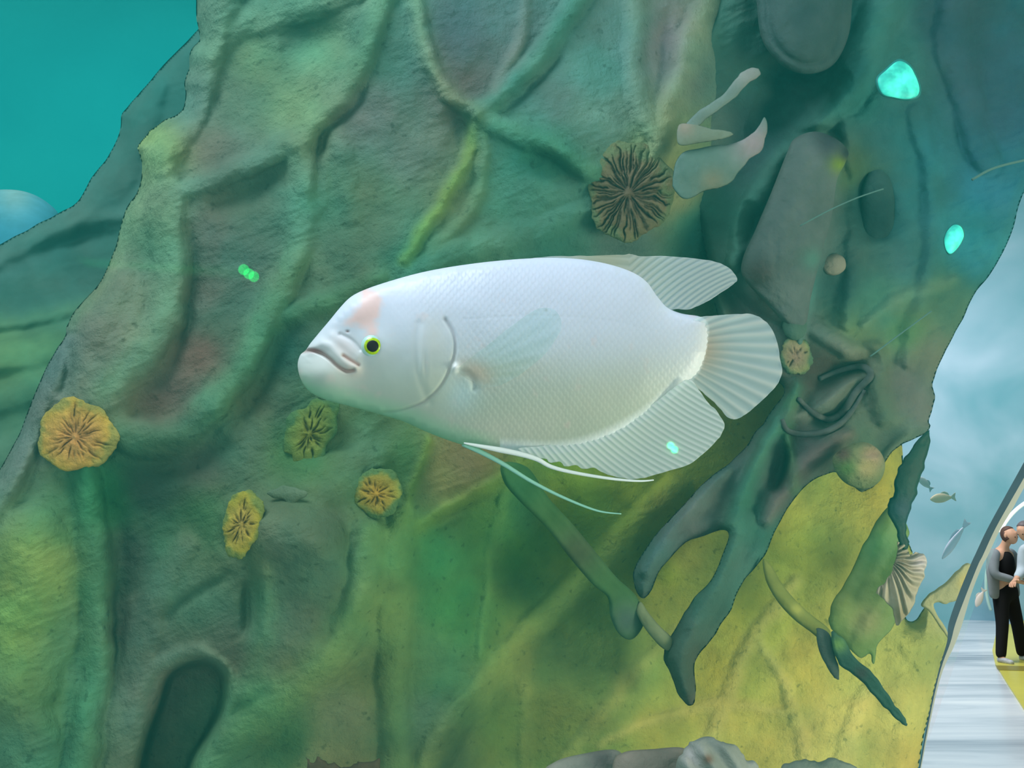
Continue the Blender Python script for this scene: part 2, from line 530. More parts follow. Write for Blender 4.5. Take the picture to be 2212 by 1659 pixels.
GROOVES = [
    ([(795, 170), (770, 230), (715, 265), (692, 330), (690, 400), (672, 460)], 9, 0.022),
    ([(400, 480), (418, 590), (405, 700), (385, 780), (330, 850)], 14, 0.03),
    ([(480, 930), (560, 850), (610, 760), (640, 690)], 24, 0.03),
    ([(260, 1090), (262, 1250), (258, 1400), (245, 1520)], 18, 0.03),
    ([(300, 1010), (420, 1000), (500, 940)], 26, 0.028),
    ([(150, 740), (150, 800), (130, 860)], 12, 0.03),
    ([(600, 100), (700, 80), (760, 60)], 40, 0.03),
    ([(960, 240), (1000, 290), (1000, 350)], 28, 0.03),
    ([(1130, 330), (1200, 370), (1260, 390)], 24, 0.028),
    ([(1430, 20), (1432, 120), (1425, 220)], 18, 0.03),
    ([(1200, 110), (1140, 190), (1090, 235)], 14, 0.015),
    ([(880, 1230), (830, 1400), (740, 1520), (660, 1600)], 24, 0.022),
    ([(560, 1240), (540, 1300), (535, 1380)], 16, 0.03),
    ([(350, 1340), (440, 1270), (510, 1235)], 12, 0.02),
    ([(905, 1150), (1000, 1110), (1080, 1070)], 12, 0.02),
    ([(1210, 1320), (1100, 1450), (1020, 1570), (970, 1680)], 24, 0.02),
    ([(420, 320), (440, 240), (500, 170)], 36, 0.02),
    ([(440, 440), (540, 420), (620, 360)], 22, 0.02),
]
# bark pigment with light and shade mixed in: (x, y, r, g, b)
PAINT = [
    (470, 30, 78, 122, 100), (620, 60, 66, 112, 88), (560, 130, 76, 124, 88), (700, 120, 92, 142, 104), (430, 220, 84, 124, 108),
    (500, 220, 76, 106, 82), (640, 230, 98, 146, 104), (820, 100, 66, 112, 96), (780, 240, 98, 116, 108), (880, 330, 88, 118, 104),
    (1000, 80, 70, 92, 94), (1010, 170, 78, 92, 86), (1100, 60, 78, 108, 104), (1200, 200, 84, 128, 118), (1280, 160, 76, 132, 120),
    (1300, 260, 92, 138, 122), (1350, 40, 88, 128, 120), (1440, 100, 128, 136, 140), (1560, 120, 92, 128, 112), (1180, 350, 40, 118, 98),
    (1150, 420, 74, 138, 116), (1250, 440, 66, 128, 110), (1420, 330, 128, 160, 104), (1450, 420, 140, 160, 112),
    (380, 420, 96, 120, 100), (480, 330, 90, 108, 92), (560, 430, 80, 112, 90), (520, 560, 84, 118, 100), (440, 520, 92, 100, 86),
    (430, 640, 100, 100, 86), (470, 700, 74, 104, 82), (430, 760, 98, 94, 82), (360, 860, 100, 94, 82), (560, 640, 84, 116, 96),
    (330, 330, 120, 164, 96), (300, 500, 92, 136, 104), (250, 620, 110, 136, 112), (200, 740, 108, 130, 112), (180, 820, 104, 132, 114),
    (720, 440, 74, 126, 98), (800, 430, 70, 106, 78), (720, 560, 74, 118, 92), (850, 480, 76, 124, 98), (900, 560, 60, 128, 98),
    (980, 440, 92, 128, 90), (1080, 480, 74, 138, 112), (1200, 520, 60, 118, 100), (1350, 520, 84, 120, 112), (1500, 500, 50, 118, 100),
    (620, 760, 48, 92, 74), (600, 850, 66, 100, 76), (520, 960, 80, 124, 98), (430, 1000, 82, 94, 76), (330, 1050, 52, 82, 64),
    (220, 1080, 52, 136, 78), (130, 1090, 80, 134, 96), (60, 980, 90, 130, 104), (60, 1080, 92, 136, 110),
    (90, 1220, 124, 172, 98), (30, 1340, 136, 180, 92), (140, 1400, 90, 148, 116), (90, 1520, 70, 130, 92), (60, 1630, 90, 146, 108),
    (280, 1200, 64, 86, 68), (270, 1350, 84, 92, 76), (300, 1480, 108, 112, 92), (380, 1180, 78, 130, 92), (440, 1120, 62, 124, 78),
    (420, 1290, 84, 126, 96), (500, 1400, 100, 122, 98), (640, 980, 74, 130, 76), (700, 900, 84, 122, 82), (600, 1180, 92, 122, 96),
    (680, 1120, 86, 118, 84), (640, 1330, 92, 126, 98), (720, 1250, 86, 124, 96), (560, 1530, 100, 158, 110), (460, 1600, 104, 150, 114),
    (620, 1600, 66, 122, 74), (740, 1540, 124, 146, 104), (700, 1630, 140, 158, 108), (830, 1330, 110, 146, 84), (780, 1450, 120, 138, 82),
    (800, 970, 84, 142, 108), (860, 1000, 74, 130, 78), (960, 1030, 124, 142, 86), (1000, 1000, 122, 128, 88), (940, 1200, 66, 146, 84),
    (980, 1300, 64, 142, 76), (930, 1450, 86, 146, 92), (930, 1560, 112, 152, 116), (1060, 1120, 84, 150, 74), (1130, 1200, 74, 128, 50),
    (1130, 1100, 62, 126, 76), (1220, 1080, 118, 162, 56), (1250, 1180, 96, 138, 50), (1120, 1300, 80, 124, 58), (1200, 1420, 96, 146, 78),
    (1250, 1330, 112, 150, 66), (1100, 1580, 118, 154, 74), (1200, 1560, 124, 158, 76), (1300, 1470, 112, 156, 80), (1320, 1380, 122, 162, 80),
    (1330, 1250, 150, 178, 72), (1350, 1060, 148, 184, 62), (1420, 1020, 156, 186, 60), (1500, 1000, 164, 184, 70), (1600, 940, 160, 176, 76), (1520, 1240, 152, 184, 86),
    (1620, 1330, 168, 186, 70), (1580, 1450, 172, 188, 74), (1700, 1450, 184, 194, 86), (1450, 1580, 168, 186, 82), (1560, 1600, 182, 192, 90),
    (1720, 1180, 160, 186, 72), (1800, 1120, 164, 186, 82), (1850, 1300, 180, 190, 86), (1880, 1440, 188, 200, 96), (1800, 1580, 186, 200, 104),
    (1950, 1400, 178, 194, 96), (1940, 1560, 188, 200, 104), (2010, 1420, 160, 176, 88), (2030, 1330, 176, 182, 112), (1990, 1620, 186, 186, 84),
    (1920, 1000, 166, 176, 66), (1780, 900, 120, 150, 80),
]


def ridge_field(X, Y, ridges, D0, WX, WY):
    """height of the roots over the surface, in metres, and their paint"""
    H = np.zeros(X.shape)
    pc = np.zeros(X.shape + (3,)); pw = np.zeros(X.shape)
    for pts, r, hf, c in ridges:
        cv = catmull(pts, False, 4)
        R = r * 2.2
        lo = cv.min(0) - R; hi = cv.max(0) + R
        js = np.where((Y[:, 0] > lo[1]) & (Y[:, 0] < hi[1]))[0]; is_ = np.where((X[0] > lo[0]) & (X[0] < hi[0]))[0]
        if len(js) == 0 or len(is_) == 0:
            continue
        sl = (slice(js[0], js[-1] + 1), slice(is_[0], is_[-1] + 1))
        x = WX[sl]; y = WY[sl]
        d, _, _, al = seg_dist(x, y, cv)
        rr_ = r * (1 + 0.16 * fbm(x, y, 90, 2, 5)) * (0.75 + 0.25 * np.sin(np.clip(al, 0.02, 0.98) * math.pi) ** 0.4)
        t = d / rr_
        p = np.maximum(1 - t * t, 0) ** 0.52; g = np.exp(-0.9 * t * t)
        h = hf * r / FPX * D0 * (0.55 * p + 0.45 * g) * 1.12
        cr = hf * r / FPX * D0 * 0.22 * np.exp(-((t - 1.18) / 0.16) ** 2) * np.clip(0.5 + fbm(x, y, 60, 2, 77) * 1.3, 0, 1)
        h = h - cr * min(1.0, max(0.0, (hf - 0.5) * 4))
        H[sl] = np.maximum(H[sl], h) + 0.25 * np.minimum(H[sl], h)
        if c is not None:
            wt = np.exp(-(t * 0.9) ** 2) * 0.6
            pc[sl] += wt[..., None] * np.array(c, float); pw[sl] += wt
    return H, pc, pw


SURF = []


def surf_depth(k, cx, cy, rx, ry, q=0.18):
    m, X, Y, D = SURF[k]
    w_ = m & (((X - cx) / rx) ** 2 + ((Y - cy) / ry) ** 2 < 1)
    return float(np.quantile(D[w_], q))


def grid_relief(name, outline, step, base, ridges, grooves, paint, mat, parent, D0, edge_w=55, edge_drop=0.13, hole=None,
                rough=0.006, thick=0.2, extra=None, seed=0, gain=1.0, seeds=0, rags=1.5):
    """a large sculpted wall with roots on it; its silhouette turns away over edge_w pixels"""
    poly = catmull(outline, True, 6)
    t = np.arange(len(poly))
    poly = poly + rags * np.stack([vnoise(t * 0.41, t * 0 + seed, 3), vnoise(t * 0.41, t * 0 + seed + 9, 5)], -1)
    x0, y0 = poly.min(0) - step * 1.5; x1, y1 = poly.max(0) + step * 1.5
    X, Y = np.meshgrid(np.arange(x0, x1 + step, step), np.arange(y0, y1 + step, step))
    d, nx, ny, _ = seg_dist(X, Y, poly, True)
    m = inside(X, Y, poly)
    WX = X + 9 * fbm(X, Y, 70, 3, 301 + seed) + 3 * fbm(X, Y, 18, 2, 303 + seed); WY = Y + 9 * fbm(X, Y, 70, 3, 302 + seed) + 3 * fbm(X, Y, 18, 2, 304 + seed)
    H, pc, pw = ridge_field(X, Y, ridges, D0, WX, WY)
    for pts, r, dep in grooves:
        dd, _, _, al_ = seg_dist(WX, WY, catmull(pts, False, 4))
        H = H - dep * np.exp(-(dd / (r * 1.15)) ** 2) * np.sin(np.clip(al_, 0, 1) * math.pi) ** 0.7
    H = blur(blur(H, 1), 1)
    H = H + rough * 2.2 * fbm(X, Y, 130, 4, 20 + seed) + rough * 0.55 * np.abs(fbm(X + 2 * Y, Y, 24, 3, 40 + seed))
    # fine draping creases
    H = H + rough * 0.35 * np.sin((X * 0.6 + Y * 0.25) / 11.0 + 4 * fbm(X, Y, 90, 3, 60 + seed)) * np.clip(fbm(X, Y, 160, 2, 70 + seed) * 2, 0, 1)
    D = idw(X, Y, base, 3.0, 120.0)[..., 0] - H
    if extra is not None:
        D = D + extra(X, Y)
    if hole is not None:
        hp = catmull(hole[0]); hd, _, _, _ = seg_dist(X, Y, hp, True); hi_ = inside(X, Y, hp)
        s = np.where(hi_, hd, -hd)
        D = D + hole[1] / (1 + np.exp(-(s - 6) / 4.0))
    e = np.clip(1 - d / edge_w, 0, 1)
    D = D + edge_drop * (1 - np.sqrt(np.maximum(1 - e * e, 0)))
    # verts over the edge are pulled onto it
    X2 = np.where(m, X, nx); Y2 = np.where(m, Y, ny)
    D = np.where(m, D, D)
    c = idw(X, Y, paint, 3.6, 34.0)
    a = np.clip(pw, 0, 0.6)[..., None]
    c = c * (1 - a) + a * pc / np.maximum(pw, 1e-6)[..., None]
    v = 1 + 0.10 * fbm(X, Y, 60, 4, 80 + seed)[..., None]
    hue = fbm(X, Y, 110, 4, 90 + seed)[..., None]
    c = c * v + hue * np.array([14, -4, -6.0])
    C = np.clip(lin(np.clip(c, 0, 250)) * gain * TINT, 0.004, 0.95)
    SURF.append((m, X, Y, D))
    front = PN(X2, Y2, D); back = PN(X2, Y2, D + thick)
    Hh, W = X.shape
    idx = np.arange(Hh * W).reshape(Hh, W)
    q = np.stack([idx[:-1, :-1], idx[1:, :-1], idx[1:, 1:], idx[:-1, 1:]], -1).reshape(-1, 4)
    q = q[m.ravel()[q].any(1)]
    # rim edges of the kept quads join front and back
    ed = np.concatenate([q[:, [0, 1]], q[:, [1, 2]], q[:, [2, 3]], q[:, [3, 0]]])
    key = np.sort(ed, 1); key = key[:, 0].astype(np.int64) * (Hh * W) + key[:, 1]
    _, inv, cnt = np.unique(key, return_inverse=True, return_counts=True)
    rim = ed[cnt[inv] == 1]
    n = Hh * W
    allf = np.concatenate([q, np.stack([rim[:, 1] + 2 * n, rim[:, 0] + 2 * n, rim[:, 0] + n, rim[:, 1] + n], -1)])
    V = np.concatenate([front.reshape(-1, 3), back.reshape(-1, 3), front.reshape(-1, 3)])
    CC = np.concatenate([C.reshape(-1, 3)] * 3)
    used = np.zeros(len(V), bool); used[allf.ravel()] = True
    remap = np.cumsum(used) - 1
    return mesh_object(name, V[used], remap[allf], mat, parent, CC[used])


TINT = np.array([0.92, 0.76, 0.76])

tree = empty('artificial_tree', P(800, 1800, 1.5),
             'huge green sculpted tree trunk of tangled roots filling the tank behind the white fish', 'tree')

TRUNK_OUT = [(430, -160), (424, 0), (428, 60), (432, 85), (412, 110), (408, 150), (398, 180), (402, 210), (388, 245), (352, 262), (318, 290), (298, 318),
             (306, 350), (302, 400), (272, 455), (250, 530), (222, 600), (165, 668), (146, 700), (138, 730), (112, 770), (70, 860), (40, 940), (-10, 1030), (-90, 1150),
             (-160, 1300), (-160, 1820), (400, 1830), (1200, 1830), (1960, 1830), (1983, 1662), (2012, 1520), (2035, 1430), (2053, 1388), (2030, 1350), (2008, 1310),
             (1992, 1318), (1976, 1342), (1956, 1336), (1958, 1300), (1980, 1250), (1970, 1190), (1940, 1120), (1950, 1000), (1930, 850), (1850, 700), (1800, 400), (1800, -160), (1200, -170)]
BASE = [(430, 100, 1.62), (330, 500, 1.56), (200, 800, 1.48), (0, 1200, 1.42), (0, 1600, 1.40), (500, 500, 1.52), (600, 900, 1.45), (500, 1300, 1.42), (900, 200, 1.50), (900, 600, 1.46),
        (1000, 1000, 1.52), (900, 1500, 1.55), (1250, 300, 1.48), (1450, 300, 1.5), (1650, 300, 1.95), (1700, 700, 2.0), (1200, 1200, 1.78), (1200, 1600, 1.74),
        (1500, 1300, 1.9), (1700, 1600, 1.9), (1950, 1500, 1.95), (2000, 1300, 2.0), (1900, 900, 2.1), (640, 1200, 1.36), (700, 1400, 1.40), (280, 1150, 1.52), (270, 1400, 1.50)]
HOLE = ([(300, 1700), (312, 1600), (340, 1520), (360, 1460), (400, 1432), (450, 1425), (485, 1448), (492, 1490), (482, 1540), (455, 1590), (425, 1640), (390, 1720)], 0.16)
grid_relief('trunk', TRUNK_OUT, 3.2, BASE, RIDGES, GROOVES, PAINT, M_bark, tree, 1.5, hole=HOLE, thick=0.25)

# the far slope of the tree on the left
FAR_OUT = [(470, -160), (452, 20), (430, 60), (400, 95), (345, 150), (300, 205), (265, 245), (258, 290), (232, 340), (196, 385), (168, 435), (130, 458), (70, 490), (0, 528), (-80, 570), (-180, 640),
           (-190, 1250), (300, 1260), (600, 900), (620, 300), (620, -160)]
FAR_R = [([(-160, 620), (0, 560), (80, 505), (160, 480), (300, 455)], 20, 0.7, (75, 125, 112)),
         ([(-160, 740), (0, 705), (80, 690), (160, 665), (260, 640)], 18, 0.8, (84, 140, 100)),
         ([(-160, 800), (0, 765), (120, 745), (260, 740)], 42, 0.5, (92, 150, 96)),
         ([(-160, 900), (0, 860), (140, 840)], 34, 0.5, (74, 136, 98)),
         ([(330, 180), (290, 300), (240, 400), (150, 470)], 40, 0.5, None),
         ([(-160, 1060), (0, 1010), (100, 960)], 60, 0.5, (84, 138, 106))]
FAR_P = [(400, 150, 50, 106, 96), (300, 300, 52, 106, 96), (230, 420, 58, 112, 102), (120, 500, 66, 120, 110), (30, 560, 72, 126, 116), (150, 560, 56, 108, 96),
         (60, 640, 58, 106, 92), (0, 780, 96, 150, 96), (80, 800, 82, 142, 100), (40, 900, 76, 130, 96), (0, 980, 84, 136, 108), (300, 600, 56, 104, 88), (200, 1100, 80, 130, 100)]  # light and shade are mixed into these bark tones too
grid_relief('rear_trunk', FAR_OUT, 4.5, [(300, 200, 2.15), (0, 550, 2.05), (0, 900, 1.85), (400, 600, 2.1), (300, 1200, 2.0)], FAR_R,
            [([(60, 560), (160, 520), (280, 505)], 12, 0.03), ([(-100, 735), (20, 722), (130, 700)], 9, 0.03), ([(-50, 830), (60, 815)], 12, 0.02)], FAR_P, M_soft, tree, 2.1, seed=3, thick=0.3,
            edge_w=45, edge_drop=0.08)

# dim rear root wall in the upper right, reflections shaped into its roots, with dangling tips over the yellow floor
RIGHT_OUT = [(1560, -160), (1545, 0), (1500, 110), (1482, 230), (1470, 330), (1480, 420), (1510, 480), (1530, 560), (1560, 700), (1640, 800), (1694, 838), (1668, 885), (1640, 925), (1590, 985),
             (1530, 1035), (1450, 1120), (1390, 1195), (1366, 1250), (1392, 1292), (1440, 1215), (1492, 1168), (1572, 1150), (1545, 1235), (1490, 1300), (1466, 1345), (1438, 1390), (1436, 1425), (1460, 1485), (1490, 1526),
             (1502, 1490), (1502, 1432), (1532, 1385), (1572, 1325), (1612, 1250), (1650, 1200), (1684, 1125), (1745, 1045), (1800, 1022), (1832, 1042), (1862, 1062), (1892, 1045), (1912, 1000),
             (1950, 960), (2003, 936), (2008, 905), (2020, 860), (2018, 810), (2060, 730), (2097, 650), (2140, 590), (2180, 520), (2212, 420), (2290, 250), (2340, -160), (1900, -170)]
RIGHT_R = [([(1960, -160), (1920, -20), (1880, 90), (1830, 190), (1760, 270)], 44, 0.7, (58, 128, 118)),
           ([(1770, 265), (1700, 330), (1650, 400), (1612, 470), (1580, 570)], 22, 0.8, (72, 138, 118)),
           ([(1740, -120), (1740, 0), (1742, 70)], 92, 0.55, (52, 84, 86)),
           ([(1768, 330), (1748, 430), (1722, 540), (1690, 650)], 60, 0.6, (88, 112, 108)),
           ([(1790, 380), (1772, 450), (1752, 560), (1738, 680), (1728, 740)], 16, 1.1, (84, 150, 138)),
           ([(1722, 830), (1690, 900), (1640, 990), (1595, 1100), (1560, 1200), (1500, 1290)], 20, 1.1, (60, 136, 104)),
           ([(1712, 860), (1702, 930), (1708, 1000), (1722, 1060)], 13, 1.2, (62, 122, 70)),
           ([(1820, 260), (1850, 400), (1850, 560), (1830, 700)], 22, 0.6, None),
           ([(1980, 240), (2010, 380), (2020, 520), (1990, 660), (1960, 780)], 24, 0.5, None),
           ([(2080, -100), (2060, 60), (2090, 220), (2130, 340)], 40, 0.5, (42, 88, 104)),
           ([(1870, 700), (1950, 640), (2060, 600)], 14, 0.4, (96, 140, 110)),
           ([(1690, 640), (1760, 710), (1830, 760), (1880, 790)], 24, 0.7, (104, 124, 118)),
           ([(1700, 900), (1760, 890), (1820, 830), (1880, 800)], 16, 1.0, (110, 130, 118)),
           ([(1660, 1120), (1700, 1050), (1760, 990), (1830, 940)], 22, 0.8, (110, 104, 96)),
           ([(1560, 1010), (1500, 1080), (1440, 1160), (1400, 1230)], 26, 0.8, (78, 112, 106)),
           ([(1610, 1120), (1560, 1240), (1500, 1350), (1470, 1420), (1482, 1490)], 30, 0.8, (62, 104, 90)),
           ([(1890, 760), (1900, 840), (1915, 900)], 26, 0.6, (70, 100, 78))]
RIGHT_G = [([(1640, 120), (1680, 170), (1750, 190), (1830, 150)], 30, 0.05), ([(1620, 250), (1680, 260), (1740, 230)], 34, 0.05), ([(1860, 380), (1880, 430), (1900, 520)], 30, 0.05),
           ([(1640, 440), (1610, 540)], 22, 0.04), ([(1700, 300), (1770, 285), (1830, 320)], 10, 0.03), ([(1755, 825), (1830, 800), (1900, 775)], 20, 0.04),
           ([(1735, 900), (1790, 900), (1830, 870)], 14, 0.03), ([(1690, 960), (1680, 1060)], 16, 0.04), ([(1560, 600), (1600, 660), (1650, 700)], 22, 0.04)]
RIGHT_P = [(1560, 60, 66, 112, 98), (1600, 160, 50, 92, 84), (1740, 40, 52, 82, 84), (1700, 170, 36, 66, 66), (1660, 240, 42, 74, 72), (1620, 320, 56, 82, 84), (1560, 300, 84, 120, 108),
           (1870, 60, 52, 118, 114), (1950, 130, 48, 114, 112), (1850, 230, 46, 108, 102), (1920, 280, 44, 104, 106), (2050, 50, 38, 68, 82), (2120, 150, 38, 76, 96), (2150, 250, 40, 82, 104),
           (2040, 300, 46, 106, 116), (2000, 420, 44, 112, 116), (2120, 400, 40, 116, 140), (2080, 500, 42, 130, 140), (2120, 560, 46, 122, 130), (1960, 560, 54, 112, 112), (1870, 430, 32, 74, 76),
           (1780, 420, 84, 112, 108), (1720, 520, 88, 112, 108), (1640, 560, 84, 108, 104), (1650, 660, 96, 112, 104), (1550, 480, 44, 96, 82), (1540, 620, 42, 82, 66), (1600, 720, 74, 96, 88),
           (1820, 380, 74, 112, 60), (1820, 600, 42, 82, 78), (1900, 660, 66, 124, 104), (1960, 720, 84, 134, 84), (2050, 640, 62, 112, 88), (2000, 760, 96, 110, 92), (1960, 820, 92, 100, 92), (1850, 740, 84, 124, 84),
           (1990, 880, 96, 104, 96), (1780, 800, 58, 58, 52), (1800, 900, 76, 98, 84), (1850, 960, 66, 112, 88), (1930, 930, 92, 118, 100), (1740, 960, 72, 84, 84), (1780, 1000, 66, 92, 84), (1860, 1020, 110, 132, 96),
           (1690, 1060, 56, 78, 72), (1640, 1120, 46, 100, 84), (1600, 1240, 72, 114, 102), (1540, 1020, 80, 96, 92), (1460, 1140, 82, 106, 104), (1400, 1240, 72, 104, 96), (1560, 1340, 56, 98, 84), (1480, 1440, 52, 80, 66), (1490, 1510, 78, 84, 74)]  # pigment with shade mixed in; hollows are painted darker
RBASE = [(1560, 0, 1.62), (1740, 50, 1.66), (1700, 220, 1.82), (1500, 300, 1.66), (1900, 200, 1.66), (2100, 200, 1.8), (2050, 500, 1.76), (1750, 500, 1.60), (1870, 430, 1.78), (1560, 560, 1.70),
         (1800, 800, 1.66), (1950, 850, 1.66), (1700, 1000, 1.62), (1550, 1250, 1.58), (1480, 1480, 1.56), (1400, 1230, 1.58), (1850, 1000, 1.66)]
rw = grid_relief('dim_root_wall', RIGHT_OUT, 3.2, RBASE, [(a, b, c * 1.5, e_) for a, b, c, e_ in RIGHT_R], [(a, b, c * 1.5) for a, b, c in RIGHT_G], RIGHT_P, M_rock, tree, 1.65, seed=8, thick=0.12, rough=0.007, edge_w=22, edge_drop=0.05, rags=3.0)
rw['label'] = 'dim teal and grey root tangle, partly shaped from reflections, hanging in ragged tips'


# ------------------------------------------------------------------ small solids on and around the tree
def blob_color(base, vary=10, seed=0, patches=()):
    def f(X, Y, d, pil):
        c = np.zeros(X.shape + (3,)) + np.array(base, float)
        for x, y, r, col in patches:
            wt = np.exp(-((X - x) ** 2 + (Y - y) ** 2) / (r * r))[..., None]
            c = c * (1 - wt) + wt * np.array(col, float)
        c = c + vary * fbm(X, Y, 40, 4, seed)[..., None] * np.array([1.1, 1, 0.9])
        return np.clip(lin(np.clip(c, 0, 250)) * TINT, 0.004, 0.95)
    return f


def blob(name, outline, D, bulge, mat, parent=None, col=(100, 100, 100), patches=(), step=2.5, rough=0.002, seed=0, vary=10, ragged=0.0, slope=(0, 0), fold=None, thick=None, sharp=False):
    cx, cy = np.mean(np.asarray(outline, float), 0)

    def dep(X, Y, d, pil):
        z = D + slope[0] * (X - cx) + slope[1] * (Y - cy) - bulge * pil - rough * fbm(X, Y, 22, 4, seed) * np.minimum(d / 8, 1)
        if fold is not None:
            z = z + fold(X, Y, d, pil)
        return z
    return relief(name, outline, step, dep, thick if thick is not None else 2 * bulge, mat, parent, blob_color(col, vary, seed, patches), ragged=ragged, seed=seed, smooth_outline=not sharp)


def stump(name, cx, cy, rx, ry, D, ang, col, rimcol, parent, label=None, cracks=26, dome=0.012, seed=0, wob=0.05, depthc=0.006, fill=0.7, around=(92, 132, 92), on=0):
    D = surf_depth(on, cx, cy, rx, ry) - 0.004
    """the end of a sawn branch: a domed disc with cracks running out from its heart"""
    pts = []
    for k in range(28):
        a = 2 * math.pi * k / 28
        r = 1 + wob * math.sin(3 * a + seed) + wob * 0.8 * math.sin(7 * a + 2 * seed)
        x, y = rx * r * math.cos(a), ry * r * math.sin(a)
        pts.append((cx + x * math.cos(ang) - y * math.sin(ang), cy + x * math.sin(ang) + y * math.cos(ang)))

    def polar(X, Y):
        x = (X - cx) * math.cos(ang) + (Y - cy) * math.sin(ang); y = -(X - cx) * math.sin(ang) + (Y - cy) * math.cos(ang)
        x = x + 0.04 * rx; y = y - 0.05 * ry
        return np.arctan2(y / ry, x / rx), np.sqrt((x / rx) ** 2 + (y / ry) ** 2)

    rs = np.random.default_rng(100 + seed)
    rayl = []
    for k in range(cracks):
        a0 = 2 * math.pi * (k + rs.uniform(-.38, .38)) / cracks
        r0 = rs.uniform(0.0, 0.5) if k % 3 else 0.02
        r1_ = min(1.08, r0 + rs.uniform(0.3, 0.9) * fill)
        rayl.append((a0, r0, r1_, rs.uniform(.5, 1.2), rs.uniform(0.6, 1)))

    def crack(X, Y):
        a, r = polar(X, Y)
        wig = 0.16 * fbm(X, Y, 30, 3, seed + 4)
        out = np.zeros(X.shape)
        Rm = 0.5 * (rx + ry)
        for a0, r0, r1_, wd, st in rayl:
            da = np.arctan2(np.sin(a + wig - a0), np.cos(a + wig - a0))
            dist = np.abs(da) * r * Rm
            along = np.clip((r - r0) / 0.12, 0, 1) * np.clip((r1_ - r) / 0.25, 0, 1) * (np.cos(da) > 0)
            out = np.maximum(out, st * along * np.exp(-(dist / (2.9 * wd * (0.4 + 0.6 * along))) ** 2))
        return out

    def dep(X, Y, d, pil):
        return D - dome * pil + depthc * crack(X, Y) * np.minimum(d / 5, 1) - 0.0025 * fbm(X, Y, 16, 4, seed)

    def colr(X, Y, d, pil):
        a, r = polar(X, Y)
        t = np.clip(r * (1 + 0.25 * fbm(X, Y, 40, 3, seed + 7)), 0, 1)[..., None] ** 1.6
        c = np.array(col, float) * (1 - t) + np.array(rimcol, float) * t
        c = c * (1 + 0.14 * fbm(X, Y, 20, 4, seed + 2)[..., None])
        e_ = np.clip((r + 0.35 * fbm(X, Y, 26, 3, seed + 9) - 0.80) / 0.2, 0, 1)[..., None]
        c = c * (1 - e_) + e_ * np.array(around, float)
        c = c * (1 - 0.55 * np.clip(crack(X, Y) * 1.2 - 0.45, 0, 1)[..., None])
        return np.clip(lin(np.clip(c, 0, 250)) * TINT, 0.004, 0.95)
    o = relief(name, pts, 1.6, dep, 0.05, M_stump, parent, colr, seed=seed, ragged=1.6)
    if label:
        o['label'] = label
    return o


stump('sawn_branch_end', 166, 940, 86, 78, 1.335, 0.1, (186, 152, 84), (190, 178, 72), tree, 'large ochre sawn end with dark radial cracks', 40, seed=1, around=(150, 160, 80))
stump('sawn_branch_end', 1362, 412, 94, 108, 1.385, 0.1, (104, 100, 78), (112, 118, 80), tree, 'dark brown ribbed sawn end fanned like a flower', 54, seed=2, dome=0.02, depthc=0.012, fill=1.6, around=(100, 128, 88))
stump('sawn_branch_end', 524, 1130, 42, 76, 1.30, 0.22, (170, 162, 78), (168, 176, 60), tree, 'narrow yellow sawn end seen from its side', 26, seed=3, around=(120, 150, 76))
stump('sawn_branch_end', 815, 1064, 54, 54, 1.345, 0, (172, 152, 54), (140, 164, 74), tree, 'small round yellow sawn end with star cracks', 26, seed=4, around=(92, 140, 84))
stump('mossy_scab', 672, 935, 52, 84, 1.372, 0.45, (128, 150, 62), (88, 136, 72), tree, 'crumbly yellow green mossy patch', 34, seed=5, wob=0.12, dome=0.008, around=(74, 126, 78), depthc=0.009)
stump('sawn_branch_end', 1720, 768, 34, 44, 1.55, -0.1, (156, 148, 118), (124, 148, 96), tree, 'pale sawn end beside the tail fin', 18, seed=6, on=2, around=(84, 124, 92))
blob('knob', [(1690, 705), (1700, 682), (1722, 676), (1740, 690), (1742, 715), (1726, 735), (1702, 730)], surf_depth(2, 1718, 706, 26, 30) + 0.004, 0.02, M_rock, tree, (70, 108, 92))
blob('knob', [(1775, 575), (1782, 556), (1805, 548), (1824, 558), (1826, 580), (1808, 594), (1786, 592)], surf_depth(2, 1802, 572, 25, 22) + 0.004, 0.018, M_rock, tree, (138, 146, 128), seed=3)
blob('knob', [(1882, 492), (1896, 478), (1915, 484), (1922, 502), (1904, 514), (1888, 508)], surf_depth(2, 1902, 496, 20, 18) + 0.004, 0.012, M_rock, tree, (88, 114, 108), seed=4)

# thick branch neck behind the side-facing sawn end
blob('bark_flake', [(575, 1068), (610, 1050), (650, 1058), (665, 1070), (640, 1082), (625, 1095), (610, 1080)], surf_depth(0, 620, 1072, 40, 25) + 0.002, 0.006, M_bark, tree, (100, 136, 108), seed=13, ragged=2)

blob('rounded_boss', [(1640, -60), (1636, 20), (1648, 90), (1690, 142), (1745, 160), (1800, 140), (1832, 80), (1840, 10), (1838, -60), (1740, -90)], surf_depth(2, 1740, 40, 90, 90) + 0.02, 0.06, M_rock, tree, (58, 84, 84), seed=14,
     fold=lambda X, Y, d, pil: 0.006 * np.exp(-((d - 22) / 7.0) ** 2), patches=[(1740, 30, 34, (44, 70, 72))])
blob('reflected_stub', [(1700, 330), (1716, 300), (1760, 284), (1806, 300), (1832, 326), (1826, 352), (1808, 390), (1796, 470), (1772, 560), (1752, 640), (1738, 704), (1700, 700), (1650, 650), (1606, 600), (1604, 560), (1630, 500), (1660, 430), (1684, 370)],
     surf_depth(2, 1720, 480, 60, 160) + 0.03, 0.06, M_rock, tree, (86, 108, 104), seed=15, rough=0.004, patches=[(1815, 352, 22, (118, 158, 50)), (1790, 305, 34, (50, 62, 68)), (1830, 330, 16, (46, 56, 58)), (1755, 560, 24, (84, 134, 120)), (1640, 590, 30, (74, 78, 72))])  # reflections shaped as solid stubs, this one and the smaller one
